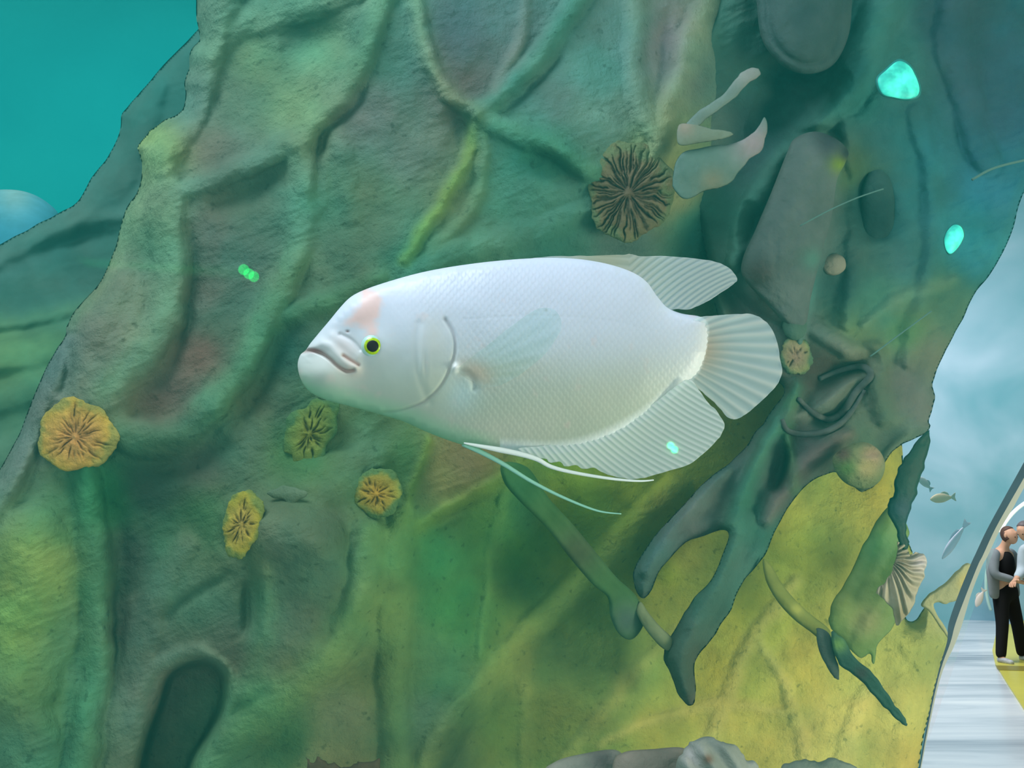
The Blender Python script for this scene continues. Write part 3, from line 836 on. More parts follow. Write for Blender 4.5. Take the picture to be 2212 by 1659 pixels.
blob('small_reflected_stub', [(1860, 420), (1880, 360), (1905, 340), (1925, 370), (1935, 440), (1930, 520), (1905, 600), (1880, 580), (1862, 510)], surf_depth(2, 1895, 460, 30, 90) + 0.02, 0.03, M_rock, tree, (40, 78, 76), seed=16, rough=0.004)
for tw, rr_ in (([(1728, 488), (1790, 455), (1850, 428), (1908, 408)], .0014), ([(1880, 770), (1940, 725), (2012, 672)], .0014), ([(2100, 388), (2150, 362), (2240, 340)], .0025)):
    q_ = catmull(tw, False, 5)
    tube('twig', [P(x, y, 1.53) for x, y in q_], [rr_] * len(q_), M_twig, tree)
for lp, c_ in (([(1726, 862), (1752, 888), (1790, 906), (1822, 888), (1846, 850), (1880, 812), (1862, 792), (1815, 800), (1772, 818)], 7), ([(1690, 905), (1702, 930), (1740, 938), (1790, 930), (1830, 900), (1868, 842)], 6)):
    q_ = catmull(lp, False, 6)
    tube('reflected_loop', [P(x, y, surf_depth(2, x, y, 14, 14)) for x, y in q_], [c_ / FPX * 1.6 * (0.7 + 0.5 * math.sin(3.1 * i / len(q_))) for i in range(len(q_))], M_loop, tree)  # reflected curves shaped as solid roots

# the pale stone-like knot with wavy folds
kn = blob('stone_knot', [(1800, 985), (1838, 960), (1872, 956), (1900, 974), (1912, 1005), (1900, 1040), (1868, 1056), (1830, 1046), (1806, 1020)], 1.56, 0.03, M_stump, tree, (104, 132, 88),
          patches=[(1885, 985, 26, (160, 146, 120)), (1872, 1012, 26, (164, 166, 112)), (1828, 1010, 20, (88, 136, 72)), (1820, 980, 18, (92, 84, 70))], seed=5, step=1.8,
          fold=lambda X, Y, d, pil: 0.006 * np.sin((Y - 0.6 * X) / 5.0 + 2 * np.sin(X / 13.0)) * np.exp(-((X - 1885) ** 2 + (Y - 980) ** 2) / 900.0))
kn['label'] = 'pale knot with wavy folds like a seashell'


def thing_blob(name, outline, D, bulge, mat, label, cat, group=None, **kw):
    o = blob(name, outline, D, bulge, mat, None, **kw)
    return tag(o, label, cat, group)


# reflections shaped as hanging roots, and the pointed root, before the yellow floor
thing_blob('root_reflection', [(1085, 1000), (1140, 1010), (1185, 1075), (1235, 1130), (1275, 1178), (1330, 1245), (1372, 1285), (1392, 1330), (1384, 1362), (1362, 1382), (1336, 1368), (1318, 1330), (1312, 1290),
            (1280, 1262), (1235, 1210), (1180, 1140), (1120, 1080), (1088, 1040)], 1.46, 0.02, M_soft, 'long dim green reflection shaped as a root slanting below the fish, ending in a rounded foot', 'root', 'root-shaped reflections over the yellow floor',
           col=(66, 116, 66), patches=[(1120, 1050, 60, (52, 118, 74)), (1250, 1190, 50, (74, 98, 66)), (1355, 1340, 40, (70, 104, 92))], seed=21, slope=(0.0006, 0.0004))
thing_blob('root_reflection', [(1384, 1300), (1400, 1322), (1425, 1352), (1452, 1380), (1446, 1405), (1428, 1398), (1404, 1372), (1385, 1345), (1374, 1318)], 1.56, 0.012, M_soft,
           'short grey green root-shaped reflection bridging the rounded foot and the lowest dark tip', 'root', 'root-shaped reflections over the yellow floor', col=(110, 134, 96), seed=22)
thing_blob('root_reflection', [(1648, 1208), (1668, 1225), (1690, 1262), (1722, 1300), (1755, 1330), (1790, 1358), (1800, 1385), (1780, 1388), (1752, 1366), (1715, 1338), (1680, 1300), (1655, 1255)], 1.60, 0.014, M_soft,
           'olive root-shaped reflection with a pale central line slanting down to the pointed root', 'root', 'root-shaped reflections over the yellow floor', col=(120, 140, 66), seed=23,
           patches=[(1720, 1316, 14, (160, 176, 84))])
thing_blob('root_reflection', [(1764, 1360), (1784, 1362), (1798, 1382), (1806, 1420), (1813, 1455), (1810, 1468), (1800, 1462), (1784, 1436), (1770, 1405)], 1.545, 0.012, M_rock,
           'stubby dark root-shaped reflection beside the pointed root', 'root', 'root-shaped reflections over the yellow floor', col=(72, 92, 84), seed=24, ragged=1.5)
thing_blob('pointed_root', [(1796, 1366), (1820, 1378), (1852, 1424), (1886, 1455), (1918, 1500), (1940, 1532), (1958, 1560), (1957, 1568), (1938, 1556), (1912, 1530), (1884, 1498), (1850, 1462), (1818, 1440), (1800, 1410)],
           1.53, 0.012, M_rock, 'dark green spear shaped root tapering to a point over yellow', 'root', col=(42, 82, 70), patches=[(1860, 1455, 16, (48, 58, 54)), (1812, 1392, 18, (92, 140, 72))], seed=25, ragged=2.0)

# leaves
LG = 'pale leaves caught on the roots'
thing_blob('leaf', [(1478, 272), (1512, 238), (1560, 205), (1590, 168), (1616, 148), (1638, 148), (1641, 164), (1612, 184), (1585, 214), (1552, 238), (1520, 262), (1496, 282)], 1.44, 0.006, M_leaf,
           'slim pinkish grey leaf pointing up above the ribbed stump', 'leaf', LG, col=(104, 136, 128), patches=[(1620, 160, 40, (124, 142, 138))], seed=31, thick=0.004, ragged=1.2)
thing_blob('leaf', [(1452, 396), (1470, 335), (1520, 318), (1570, 312), (1610, 300), (1636, 276), (1652, 253), (1657, 280), (1644, 326), (1622, 342), (1596, 372), (1572, 400), (1524, 412), (1480, 430)], 1.45, 0.01, M_leaf,
           'broad dull pink leaf with a curled tip beside the ribbed stump', 'leaf', LG, col=(86, 126, 116), patches=[(1630, 310, 50, (142, 144, 146)), (1540, 392, 30, (112, 128, 106))], seed=32, thick=0.004, ragged=1.2)
thing_blob('leaf', [(1466, 272), (1500, 268), (1540, 278), (1584, 288), (1560, 300), (1520, 308), (1468, 312)], 1.438, 0.006, M_leaf,
           'small pale tapered leaf between the slim and the broad pink leaf', 'leaf', LG, col=(112, 138, 120), patches=[(1480, 275, 20, (136, 140, 126))], seed=33, thick=0.004, ragged=1.2)
thing_blob('leaf', [(2008, 932), (2006, 965), (1996, 1010), (1984, 1050), (1972, 1088), (1960, 1118), (1958, 1148), (1966, 1172), (1954, 1192), (1940, 1172), (1934, 1140), (1918, 1102), (1920, 1080), (1934, 1062), (1932, 1036),
            (1944, 1008), (1964, 976), (1986, 946)], 1.62, 0.012, M_leaf, 'dark green ragged leaf hanging against the blue water', 'leaf', col=(10, 66, 54), patches=[(1950, 1100, 30, (24, 74, 84))], seed=34, ragged=2.5, thick=0.01)
thing_blob('leaf', [(1930, 1092), (1962, 1140), (1958, 1180), (1968, 1220), (1946, 1290), (1938, 1340), (1898, 1392), (1888, 1434), (1878, 1412), (1852, 1418), (1812, 1372), (1790, 1345), (1800, 1300), (1836, 1240), (1868, 1170), (1898, 1120)],
           1.70, 0.02, M_leaf, 'big olive green leaf drooping beneath the dark ragged leaf', 'leaf', col=(104, 142, 70), patches=[(1900, 1180, 50, (84, 144, 80)), (1870, 1340, 40, (128, 142, 84)), (1820, 1300, 30, (132, 160, 80))], seed=35, ragged=2.0, thick=0.01,
           fold=lambda X, Y, d, pil: 0.004 * np.sin((X + 0.55 * Y) / 12.0))
thing_blob('torn_leaf', [(1938, 1168), (1958, 1180), (1966, 1200), (1980, 1192), (2003, 1206), (1996, 1244), (1982, 1276), (1972, 1312), (1950, 1340), (1936, 1352), (1930, 1320), (1904, 1292), (1896, 1274), (1922, 1240), (1936, 1206)], 1.62, 0.016, M_leaf,
           'crumpled cream leaf with fanned folds under the dark ragged leaf', 'leaf', col=(172, 176, 150), patches=[(1990, 1215, 22, (200, 206, 204)), (1945, 1330, 18, (150, 146, 112))], seed=36, ragged=3.0, thick=0.01, step=1.5,
           fold=lambda X, Y, d, pil: 0.007 * np.sin(np.arctan2(Y - 1210, X - 1920) * 26 + 1.5 * np.sin(X / 9.0)))

# rocks at the foot of the tank
RG = 'grey rocks along the bottom edge'
thing_blob('rock', [(1150, 1800), (1168, 1680), (1200, 1645), (1260, 1628), (1330, 1620), (1350, 1650), (1340, 1720), (1350, 1800)], 1.44, 0.04, M_rock, 'pale grey rock at the left end of the bottom rocks', 'rock', RG, col=(156, 168, 156), seed=41, patches=[(1300, 1640, 30, (110, 116, 112))])
thing_blob('rock', [(1318, 1800), (1322, 1660), (1345, 1626), (1410, 1618), (1480, 1617), (1500, 1660), (1498, 1800)], 1.35, 0.04, M_rock, 'brownish grey smooth rock second from the left along the bottom', 'rock', RG, col=(140, 142, 130), seed=42)
thing_blob('rock', [(1470, 1800), (1462, 1660), (1478, 1620), (1500, 1600), (1538, 1590), (1562, 1604), (1594, 1612), (1612, 1640), (1640, 1662), (1650, 1800)], 1.26, 0.04, M_rock, 'tallest striped grey and white rock at the bottom edge', 'rock', RG,
           col=(142, 160, 152), patches=[(1495, 1630, 26, (176, 188, 186)), (1530, 1640, 10, (120, 104, 88))], seed=43, ragged=3, fold=lambda X, Y, d, pil: 0.006 * np.sin((X - 0.7 * Y) / 9.0))
thing_blob('rock', [(1680, 1800), (1684, 1668), (1706, 1648), (1740, 1640), (1768, 1646), (1800, 1638), (1834, 1650), (1858, 1675), (1870, 1800)], 1.36, 0.04, M_rock, 'low dark grey rock at the right end of the bottom rocks', 'rock', RG, col=(120, 142, 128), seed=44, ragged=2.5)
thing_blob('wood_scrap', [(655, 1800), (664, 1652), (662, 1640), (676, 1648), (688, 1634), (700, 1646), (722, 1650), (742, 1656), (768, 1650), (776, 1645), (800, 1648), (822, 1652), (828, 1800)], 1.33, 0.02, M_rock,
           'scrap of torn dark brown wood at the bottom edge', 'wood', col=(78, 76, 54), seed=45, ragged=4)
thing_blob('yellow_reflection', [(1990, 1306), (2008, 1282), (2038, 1262), (2062, 1238), (2086, 1216), (2102, 1226), (2100, 1260), (2084, 1292), (2062, 1300), (2040, 1304), (2018, 1302), (2026, 1330), (2044, 1358), (2050, 1382), (2026, 1348), (2004, 1318)],
           1.75, 0.02, M_rock, 'cream and yellow reflection shaped as a stone wedge between the yellow floor and the pane edge', 'stone', col=(168, 178, 130), patches=[(2092, 1260, 20, (190, 180, 92))], seed=46, ragged=1.5)  # a yellow reflection built as a solid lump


# light reflections added as glowing solids in gaps of the root wall
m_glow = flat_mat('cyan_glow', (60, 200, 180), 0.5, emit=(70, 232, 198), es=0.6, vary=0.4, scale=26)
m_glint_shell = flat_mat('glint_shell', (40, 120, 116), 0.5)


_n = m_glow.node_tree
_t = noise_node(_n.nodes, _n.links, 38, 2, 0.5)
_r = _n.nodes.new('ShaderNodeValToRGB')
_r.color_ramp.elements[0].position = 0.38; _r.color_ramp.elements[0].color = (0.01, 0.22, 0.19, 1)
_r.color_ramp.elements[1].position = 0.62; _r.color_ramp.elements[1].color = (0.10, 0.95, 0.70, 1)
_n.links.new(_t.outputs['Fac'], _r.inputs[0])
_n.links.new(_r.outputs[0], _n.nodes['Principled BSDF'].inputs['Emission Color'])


def glint(outline, D, label):  # stands in for a light reflection; shell and lens are added parts
    r = empty('reflected_glint', P(*np.mean(outline, 0), D), label, 'glint', 'reflected glints shaped as glowing solids in the root wall')
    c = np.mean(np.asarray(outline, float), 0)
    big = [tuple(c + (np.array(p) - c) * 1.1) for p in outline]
    blob('added_shell', big, D + 0.012, 0.012, m_glint_shell, r)
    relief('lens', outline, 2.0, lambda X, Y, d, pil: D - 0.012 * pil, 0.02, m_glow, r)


glint([(1896, 172), (1914, 152), (1940, 132), (1962, 140), (1976, 160), (1986, 190), (1980, 208), (1958, 214), (1930, 210), (1906, 202)], 1.56, 'large glowing cyan reflected lamp high on the dim roots')
glint([(2046, 500), (2060, 486), (2076, 490), (2082, 510), (2070, 534), (2054, 548), (2044, 540), (2040, 518)], 1.62, 'small glowing cyan reflected lamp low by the silhouette of the roots')

# the smooth pale dome behind the left slope
thing_blob('dome', [(-150, 540), (-150, 470), (-90, 425), (-30, 412), (30, 410), (72, 420), (108, 442), (130, 470), (150, 540), (100, 640), (-100, 640)], 2.9, 0.35, M_soft,
           'smooth pale blue dome rising behind the left root slope', 'dome', col=(64, 180, 208), patches=[(30, 415, 50, (130, 205, 206))], step=4, rough=0.0, vary=2)

# laser dots from a toy lamp outside the tank
for (x, y, D, src, pw_) in ((519, 582, 1.48, (-0.30, 0.25, 1.70), 260), (530, 591, 1.48, (-0.30, 0.25, 1.70), 260), (541, 597, 1.48, (-0.30, 0.25, 1.70), 260),
                            (1450, 964, 0.78, (0.12, 0.36, 1.56), 45), (1458, 973, 0.78, (0.12, 0.36, 1.56), 45)):
    l = bpy.data.lights.new('green_laser', 'SPOT')
    l.energy = pw_; l.color = (0.0, 1.0, 0.22); l.spot_size = math.radians(1.0); l.spot_blend = 0.2; l.shadow_soft_size = 0.0005
    o = bpy.data.objects.new('green_laser', l); COL.objects.link(o)
    o.location = src
    o.rotation_euler = (P(x, y, D) - Vector(src)).to_track_quat('-Z', 'Y').to_euler()

# ------------------------------------------------------------------ the white fish
m_fish, N, L, B = new_mat('fish_skin')
at = N.new('ShaderNodeAttribute'); at.attribute_name = 'Col'
L.new(at.outputs['Color'], B.inputs['Base Color'])
B.inputs['Roughness'].default_value = 0.42
B.inputs['Specular IOR Level'].default_value = 0.3
B.inputs['Subsurface Weight'].default_value = 0.25
B.inputs['Subsurface Radius'].default_value = (0.012, 0.008, 0.007)
B.inputs['Subsurface Scale'].default_value = 0.6


def fin_mat(name, alpha, tint=(0.93, 0.985, 0.99)):
    m, N, L, B = new_mat(name)
    at = N.new('ShaderNodeAttribute'); at.attribute_name = 'Col'
    out = N['Material Output'] if 'Material Output' in N else N.get('Material Output')
    df = N.new('ShaderNodeBsdfDiffuse'); tr = N.new('ShaderNodeBsdfTranslucent'); tp = N.new('ShaderNodeBsdfTransparent')
    tp.inputs[0].default_value = tint + (1,)
    L.new(at.outputs['Color'], df.inputs[0]); L.new(at.outputs['Color'], tr.inputs[0])
    a = N.new('ShaderNodeMixShader'); a.inputs[0].default_value = 0.35
    L.new(df.outputs[0], a.inputs[1]); L.new(tr.outputs[0], a.inputs[2])
    b = N.new('ShaderNodeMixShader'); b.inputs[0].default_value = alpha
    L.new(a.outputs[0], b.inputs[2]); L.new(tp.outputs[0], b.inputs[1])
    N.remove(B)
    L.new(b.outputs[0], out.inputs['Surface'])
    return m


M_fin = fin_mat('fin_membrane', 0.42)
M_fin2 = fin_mat('pectoral_membrane', 0.10)
M_fin3 = fin_mat('anal_membrane', 0.62)

FD = 0.80
fish = empty('gourami_fish', P(1100, 900, FD), 'big white fish with a bulging chin and yellow ringed eye swimming left', 'fish')
BODY = [(660, 757), (671, 741), (690, 718), (712, 692), (735, 664), (757, 642), (785, 627), (830, 611), (900, 591), (970, 577), (1050, 566), (1130, 559), (1200, 557), (1262, 561), (1320, 572), (1368, 589),
        (1398, 610), (1420, 640), (1442, 664), (1472, 677), (1512, 684), (1530, 700), (1530, 740), (1518, 790), (1500, 818), (1476, 838), (1440, 872), (1400, 905), (1340, 940), (1270, 968), (1200, 980), (1130, 978),
        (1060, 972), (1005, 962), (960, 948), (915, 930), (870, 910), (810, 892), (750, 876), (705, 864), (672, 848), (652, 824), (643, 792), (648, 768)]


def gl(X, Y, x, y, rx, ry, a=0):
    u = (X - x) * math.cos(a) + (Y - y) * math.sin(a); v = -(X - x) * math.sin(a) + (Y - y) * math.cos(a)
    return np.exp(-(u / rx) ** 2 - (v / ry) ** 2)


def line(X, Y, pts, r):
    d, _, _, _ = seg_dist(X, Y, catmull(pts, False, 5))
    return np.exp(-(d / r) ** 2)


def scales(X, Y):
    """overlapping scale rows; 0..1 rise towards each scale's free rear edge"""
    s = 15.0
    a = math.radians(4)
    u = ((X - 900) * math.cos(a) + (Y - 760) * math.sin(a)) / s
    v = (-(X - 900) * math.sin(a) + (Y - 760) * math.cos(a)) / (s * 0.62)
    u = u + 0.3 * fbm(X, Y, 160, 2, 3); v = v + 0.5 * fbm(X, Y, 200, 2, 4)
    best = np.full(X.shape, -1e9)
    for dj in (-1, 0, 1):
        j = np.floor(v) + dj
        off = np.mod(j, 2) * 0.5
        i = np.round(u - off)
        for di in (-1, 0, 1):
            du = (u - off - i - di); dv = (v - j - 0.5) * 0.62
            r = np.sqrt(du * du * 0.9 + dv * dv)
            best = np.maximum(best, np.where((r < 0.72), du + 0.5 - 0.5 * r, -1))
    return np.clip(best, 0, 1)


def scale_mask(X, Y):
    gx = 985 - 0.0 * Y
    lim = 1 / (1 + np.exp(-(X - gx) / 22.0))
    top = 1 / (1 + np.exp(-((X - 880) - 0.0) / 30.0)) * 1 / (1 + np.exp((Y - 690) / 20.0))
    return np.clip(np.maximum(lim, top), 0, 1)


UP_LIP = [(668, 748), (690, 741), (712, 748), (732, 768), (750, 786), (766, 794)]
MOUTH = [(655, 760), (676, 757), (697, 764), (714, 776), (730, 791), (748, 801), (764, 800)]
MAX_G = [(742, 768), (757, 778), (774, 788)]
OPER = [(962, 690), (980, 722), (983, 758), (972, 795), (956, 828), (934, 854), (905, 874), (860, 888), (810, 893)]
PREOP = [(905, 700), (900, 750), (905, 810), (918, 850), (928, 868)]


SAMPLE = {}


def skin_at(x, y):
    X, Y, z = SAMPLE['body']
    k = np.argmin((X - x) ** 2 + (Y - y) ** 2)
    return float(z.ravel()[k])


def body_depth(X, Y, d, pil):
    z = FD - 0.048 * pil
    z = z - 0.012 * gl(X, Y, 695, 812, 52, 42, 0.3)                      # bulging chin
    z = z - 0.006 * gl(X, Y, 770, 665, 60, 36, -0.7)                     # nape
    z = z - 0.0065 * line(X, Y, UP_LIP, 13) + 0.0075 * line(X, Y, MOUTH, 3.6) + 0.004 * line(X, Y, MAX_G, 3.4)
    z = z - 0.003 * line(X, Y, [(715, 725), (745, 745), (770, 770)], 12) + 0.002 * line(X, Y, [(735, 722), (760, 735), (778, 755)], 4)
    z = z - 0.006 * gl(X, Y, 804, 750, 34, 34) + 0.004 * gl(X, Y, 805, 748, 18, 18)
    dop, _, _, _ = seg_dist(X, Y, catmull(OPER, False, 5))
    z = z + 0.0026 * np.exp(-(dop / 4.5) ** 2) - 0.004 * gl(X, Y, 930, 770, 50, 80)
    z = z + 0.0012 * line(X, Y, PREOP, 9)
    z = z - 0.0009 * np.sin(X / 3.2) * gl(X, Y, 915, 790, 12, 26)        # little folds of the gill cover
    z = z - 0.005 * gl(X, Y, 985, 793, 9, 8) + 0.004 * line(X, Y, [(992, 800), (1012, 808), (1024, 822), (1026, 838)], 7)
    z = z + 0.002 * gl(X, Y, 751, 716, 3.5, 2.5)                          # nostril
    ll = line(X, Y, [(1000, 690), (1150, 682), (1300, 690), (1400, 712), (1500, 735)], 3)
    z = z + 0.0002 * ll
    m = scale_mask(X, Y) * np.clip(d / 14, 0, 1)
    z = z - 0.0011 * scales(X, Y) * m
    z = z - 0.0007 * fbm(X, Y, 60, 4, 2) * np.clip(d / 20, 0, 1)
    SAMPLE['body'] = (X, Y, z)
    return z


def body_color(X, Y, d, pil):
    c = np.zeros(X.shape + (3,)) + np.array([210, 215, 232.0])

    def put(wt, col):
        nonlocal c
        wt = np.clip(wt, 0, 1)[..., None]
        c = c * (1 - wt) + wt * np.array(col, float)
    put(0.9 / (1 + np.exp(-(Y - 0.05 * (X - 1000) - 785) / 40.0)), (168, 182, 160))           # cream belly with grey-green shade and bounce light painted in
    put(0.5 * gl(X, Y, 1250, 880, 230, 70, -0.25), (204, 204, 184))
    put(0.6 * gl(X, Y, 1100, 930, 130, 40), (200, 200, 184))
    n = 0.35 * fbm(X, Y, 30, 4, 8)
    put(np.clip((gl(X, Y, 800, 645, 22, 26, -0.4) + gl(X, Y, 776, 684, 42, 18, -0.5) * 0.95 + gl(X, Y, 798, 680, 20, 26) * 0.6 + gl(X, Y, 806, 715, 16, 20) * 0.8) * 1.7 + 1.0 * fbm(X, Y, 34, 4, 18) - 0.45, 0, 1) * 0.85, (234, 196, 190))
    put(0.5 * gl(X, Y, 745, 750, 34, 22, 0.7), (232, 208, 206))
    put(0.5 * gl(X, Y, 760, 800, 34, 20, 0.3), (226, 200, 190))
    put(0.55 * gl(X, Y, 935, 740, 34, 62) * (0.8 + n), (196, 194, 182))
    put(0.45 * gl(X, Y, 940, 830, 40, 40), (206, 206, 184))
    put(0.8 * gl(X, Y, 1030, 806, 38, 20, 0.5), (224, 186, 166))
    put(0.4 * gl(X, Y, 1090, 800, 80, 22, -0.1), (200, 190, 164))
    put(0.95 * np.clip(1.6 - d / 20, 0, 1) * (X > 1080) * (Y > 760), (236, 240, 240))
    put(0.75 * gl(X, Y, 1000, 850, 36, 42, 0.6), (190, 212, 214))
    put(0.85 * gl(X, Y, 985, 793, 9, 8), (250, 250, 255))
    put(0.35 * gl(X, Y, 700, 780, 60, 40), (222, 218, 214))
    put(0.7 * gl(X, Y, 676, 757, 20, 5, 0.1), (140, 108, 108))
    put(0.45 * line(X, Y, MOUTH, 4), (170, 140, 134))
    put(0.5 * line(X, Y, MAX_G, 4), (196, 150, 136))
    put(0.3 * line(X, Y, OPER, 3.5), (166, 160, 158))
    put(0.6 * gl(X, Y, 751, 716, 3.5, 2.5), (120, 90, 90))
    put(0.5 * gl(X, Y, 1180, 670, 3, 3), (150, 150, 140))
    # green light reflected on the throat, painted in
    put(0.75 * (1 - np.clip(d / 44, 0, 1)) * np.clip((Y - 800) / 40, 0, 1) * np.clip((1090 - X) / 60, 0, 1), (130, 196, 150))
    put(0.7 / (1 + np.exp(-(X - 1500 + 0.25 * (Y - 750)) / 9.0)), (224, 222, 220))                 # peachy root of the tail
    m = (scale_mask(X, Y) * np.clip(d / 14, 0, 1))[..., None]
    c = c * (1 - 0.07 * m * (1 - scales(X, Y)[..., None])) * (1 + 0.012 * fbm(X, Y, 90, 3, 5)[..., None])
    return np.clip(lin(np.clip(c, 0, 252)), 0, 0.95)


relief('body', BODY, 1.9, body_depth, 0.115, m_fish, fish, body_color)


def rays(X, Y, ox, oy, n, wob=0.0):
    a = np.arctan2(Y - oy, X - ox)
    return np.cos(a * n + wob * fbm(X, Y, 120, 2, 9))


def fin(name, outline, ray, D, mat, amp=0.0009, col=(226, 234, 236), ray_col=(250, 250, 250), slope=(0, 0), base_tint=None, step=1.7, thick=0.0016, ragged=0.8, parent=None, seed=0):
    cx, cy = np.mean(np.asarray(outline, float), 0)

    def dep(X, Y, d, pil):
        return D + slope[0] * (X - cx) + slope[1] * (Y - cy) - amp * ray(X, Y) * np.minimum(d / 6, 1) + 0.003 * np.sin((X + Y) / 70.0)

    def colr(X, Y, d, pil):
        t = np.clip(ray(X, Y) * 0.5 + 0.5, 0, 1)[..., None] ** 2
        c = np.array(col, float) * (1 - t) + np.array(ray_col, float) * t
        if base_tint is not None:
            bx, by, br, bc = base_tint
            wt = np.exp(-((X - bx) ** 2 + (Y - by) ** 2) / (br * br))[..., None]
            c = c * (1 - wt) + wt * np.array(bc, float)
        return np.clip(lin(c), 0, 0.95)
    return relief(name, outline, step, dep, thick, mat, parent or fish, colr, ragged=ragged, seed=seed)


DORSAL = [(1120, 566), (1170, 555), (1230, 553), (1290, 552), (1345, 550), (1362, 549), (1380, 553), (1428, 553), (1480, 556), (1530, 562), (1562, 571), (1584, 587), (1592, 605), (1580, 617), (1560, 630), (1535, 648), (1515, 657),
          (1490, 668), (1462, 668), (1440, 668), (1412, 650), (1380, 610), (1330, 585), (1260, 575), (1180, 572)]
fin('dorsal_fin', DORSAL, lambda X, Y: np.cos((Y - 0.12 * (X - 1380) + 0.0006 * (X - 1380) ** 2 * ((Y - 612) / 70.0)) / 16.0 * 2 * math.pi * (1 + 0.0016 * np.clip(X - 1420, -60, 160))), 0.8005, M_fin, amp=0.0006, col=(222, 232, 236), base_tint=(1300, 566, 90, (220, 214, 190)), seed=1)
TAIL = [(1500, 690), (1540, 682), (1590, 679), (1622, 678), (1648, 690), (1668, 712), (1680, 742), (1686, 780), (1690, 806), (1678, 832), (1660, 852), (1634, 876), (1610, 896), (1590, 905), (1572, 902), (1556, 884),
        (1530, 858), (1505, 838), (1480, 826), (1476, 780), (1488, 730)]
fin('tail_fin', TAIL, lambda X, Y: rays(X, Y, 1400, 745, 62, 1.0), 0.7995, M_fin, amp=0.0009, col=(216, 230, 234), slope=(0.00012, 0), base_tint=(1512, 756, 46, (236, 214, 196)), seed=2)
ANAL = [(1120, 968), (1150, 986), (1180, 992), (1188, 1000), (1210, 998), (1222, 1008), (1244, 1004), (1258, 1013), (1284, 1010), (1300, 1020), (1330, 1030), (1368, 1035), (1400, 1030), (1440, 1018), (1485, 1004), (1515, 984), (1545, 955),
        (1560, 934), (1564, 914), (1548, 888), (1528, 868), (1508, 840), (1494, 822), (1470, 826), (1420, 865), (1350, 910), (1270, 945), (1180, 962)]
AD = (0.79, 0.61)


def anal_ray(X, Y):
    v = -(X - 1350) * AD[1] + (Y - 960) * AD[0]
    u = (X - 1350) * AD[0] + (Y - 960) * AD[1]
    return np.cos((v + 0.0009 * u * u) / 11.5 * 2 * math.pi)


fin('anal_fin', ANAL, anal_ray, 0.782, M_fin3, amp=0.0006, col=(222, 232, 228), slope=(0.00002, 0.00008), seed=3)
PEC = [(990, 800), (1008, 780), (1050, 748), (1095, 712), (1135, 682), (1165, 666), (1195, 668), (1212, 690), (1208, 720), (1185, 755), (1155, 785), (1120, 812), (1080, 832), (1045, 836), (1015, 822)]
fin('pectoral_fin', PEC, lambda X, Y: rays(X, Y, 960, 820, 44, 0.3), 0.735, M_fin2, amp=0.0006, col=(214, 220, 204), slope=(-0.00004, 0.0), base_tint=(1025, 806, 40, (232, 190, 170)), seed=4)

m_feeler = flat_mat('white_feeler', (236, 240, 236), 0.5)
m_feeler2 = flat_mat('teal_feeler', (150, 206, 186), 0.5)
c1 = catmull([(1002, 957), (1060, 968), (1120, 980), (1160, 992), (1190, 1008), (1240, 1021), (1320, 1034), (1380, 1039), (1412, 1037)], False, 6)
tube('pelvic_feeler', [P(x, y, 0.765 + 0.012 * i / len(c1)) for i, (x, y) in enumerate(c1)], [min(1, i / 9 + 0.1) * 0.0028 * (1 - i / len(c1)) ** 0.8 + 0.00045 for i in range(len(c1))], m_feeler, fish)
c2 = catmull([(1000, 958), (1046, 980), (1090, 1004), (1150, 1041), (1220, 1076), (1290, 1103), (1342, 1110)], False, 6)
o = tube('pelvic_feeler', [P(x, y, 0.80 + 0.015 * i / len(c2)) for i, (x, y) in enumerate(c2)], [0.0026 * (1 - i / len(c2)) ** 0.8 + 0.0004 for i in range(len(c2))], m_feeler2, fish)
o['label'] = 'teal tinted far feeler'


def dome_cap(name, c, nrm, R, a0, a1, mat, parent, squash=0.6, seg=40, rings=8):
    nrm = Vector(nrm).normalized(); u = nrm.cross(Vector((0, 0, 1))).normalized(); v = nrm.cross(u)
    V = []; F = []
    for j in range(rings + 1):
        a = a0 + (a1 - a0) * j / rings
        for k in range(seg):
            t = 2 * math.pi * k / seg
            V.append(Vector(c) + R * math.sin(a) * (math.cos(t) * u + math.sin(t) * v) + nrm * R * squash * math.cos(a))
    for j in range(rings):
        for k in range(seg):
            F.append((j * seg + k, j * seg + (k + 1) % seg, (j + 1) * seg + (k + 1) % seg, (j + 1) * seg + k))
    if a0 > 0.01 or True:
        F.append(tuple(range(seg)))
    return mesh_object(name, [tuple(p) for p in V], F, mat, parent)


EYE_D = skin_at(805, 748) + 0.003
ec = P(805, 748, EYE_D)
en = (Vector((0, 0, CAM_Z)) - ec).normalized() + Vector((0, 0, 0.02))
m_scl = flat_mat('eye_white', (176, 212, 206), 0.25, 0.5)
m_iris = flat_mat('eye_iris', (168, 200, 30), 0.25, 0.5, vary=0.25, scale=300)
m_pup = flat_mat('eye_pupil', (30, 40, 42), 0.6, 0.2)
r_px = EYE_D / FPX
eye = dome_cap('eye', ec, en, 25 * r_px, 0.02, 1.62, m_scl, fish, 0.75)
ec2 = ec + en.normalized() * (25 * r_px * 0.75 * 0.62)
dome_cap('iris', ec2, en, 18.5 * r_px, 0.02, 1.5, m_iris, eye, 0.42)
dome_cap('pupil', ec2 + en.normalized() * 18.5 * r_px * 0.30, en, 12.5 * r_px, 0.02, 1.5, m_pup, eye, 0.3)

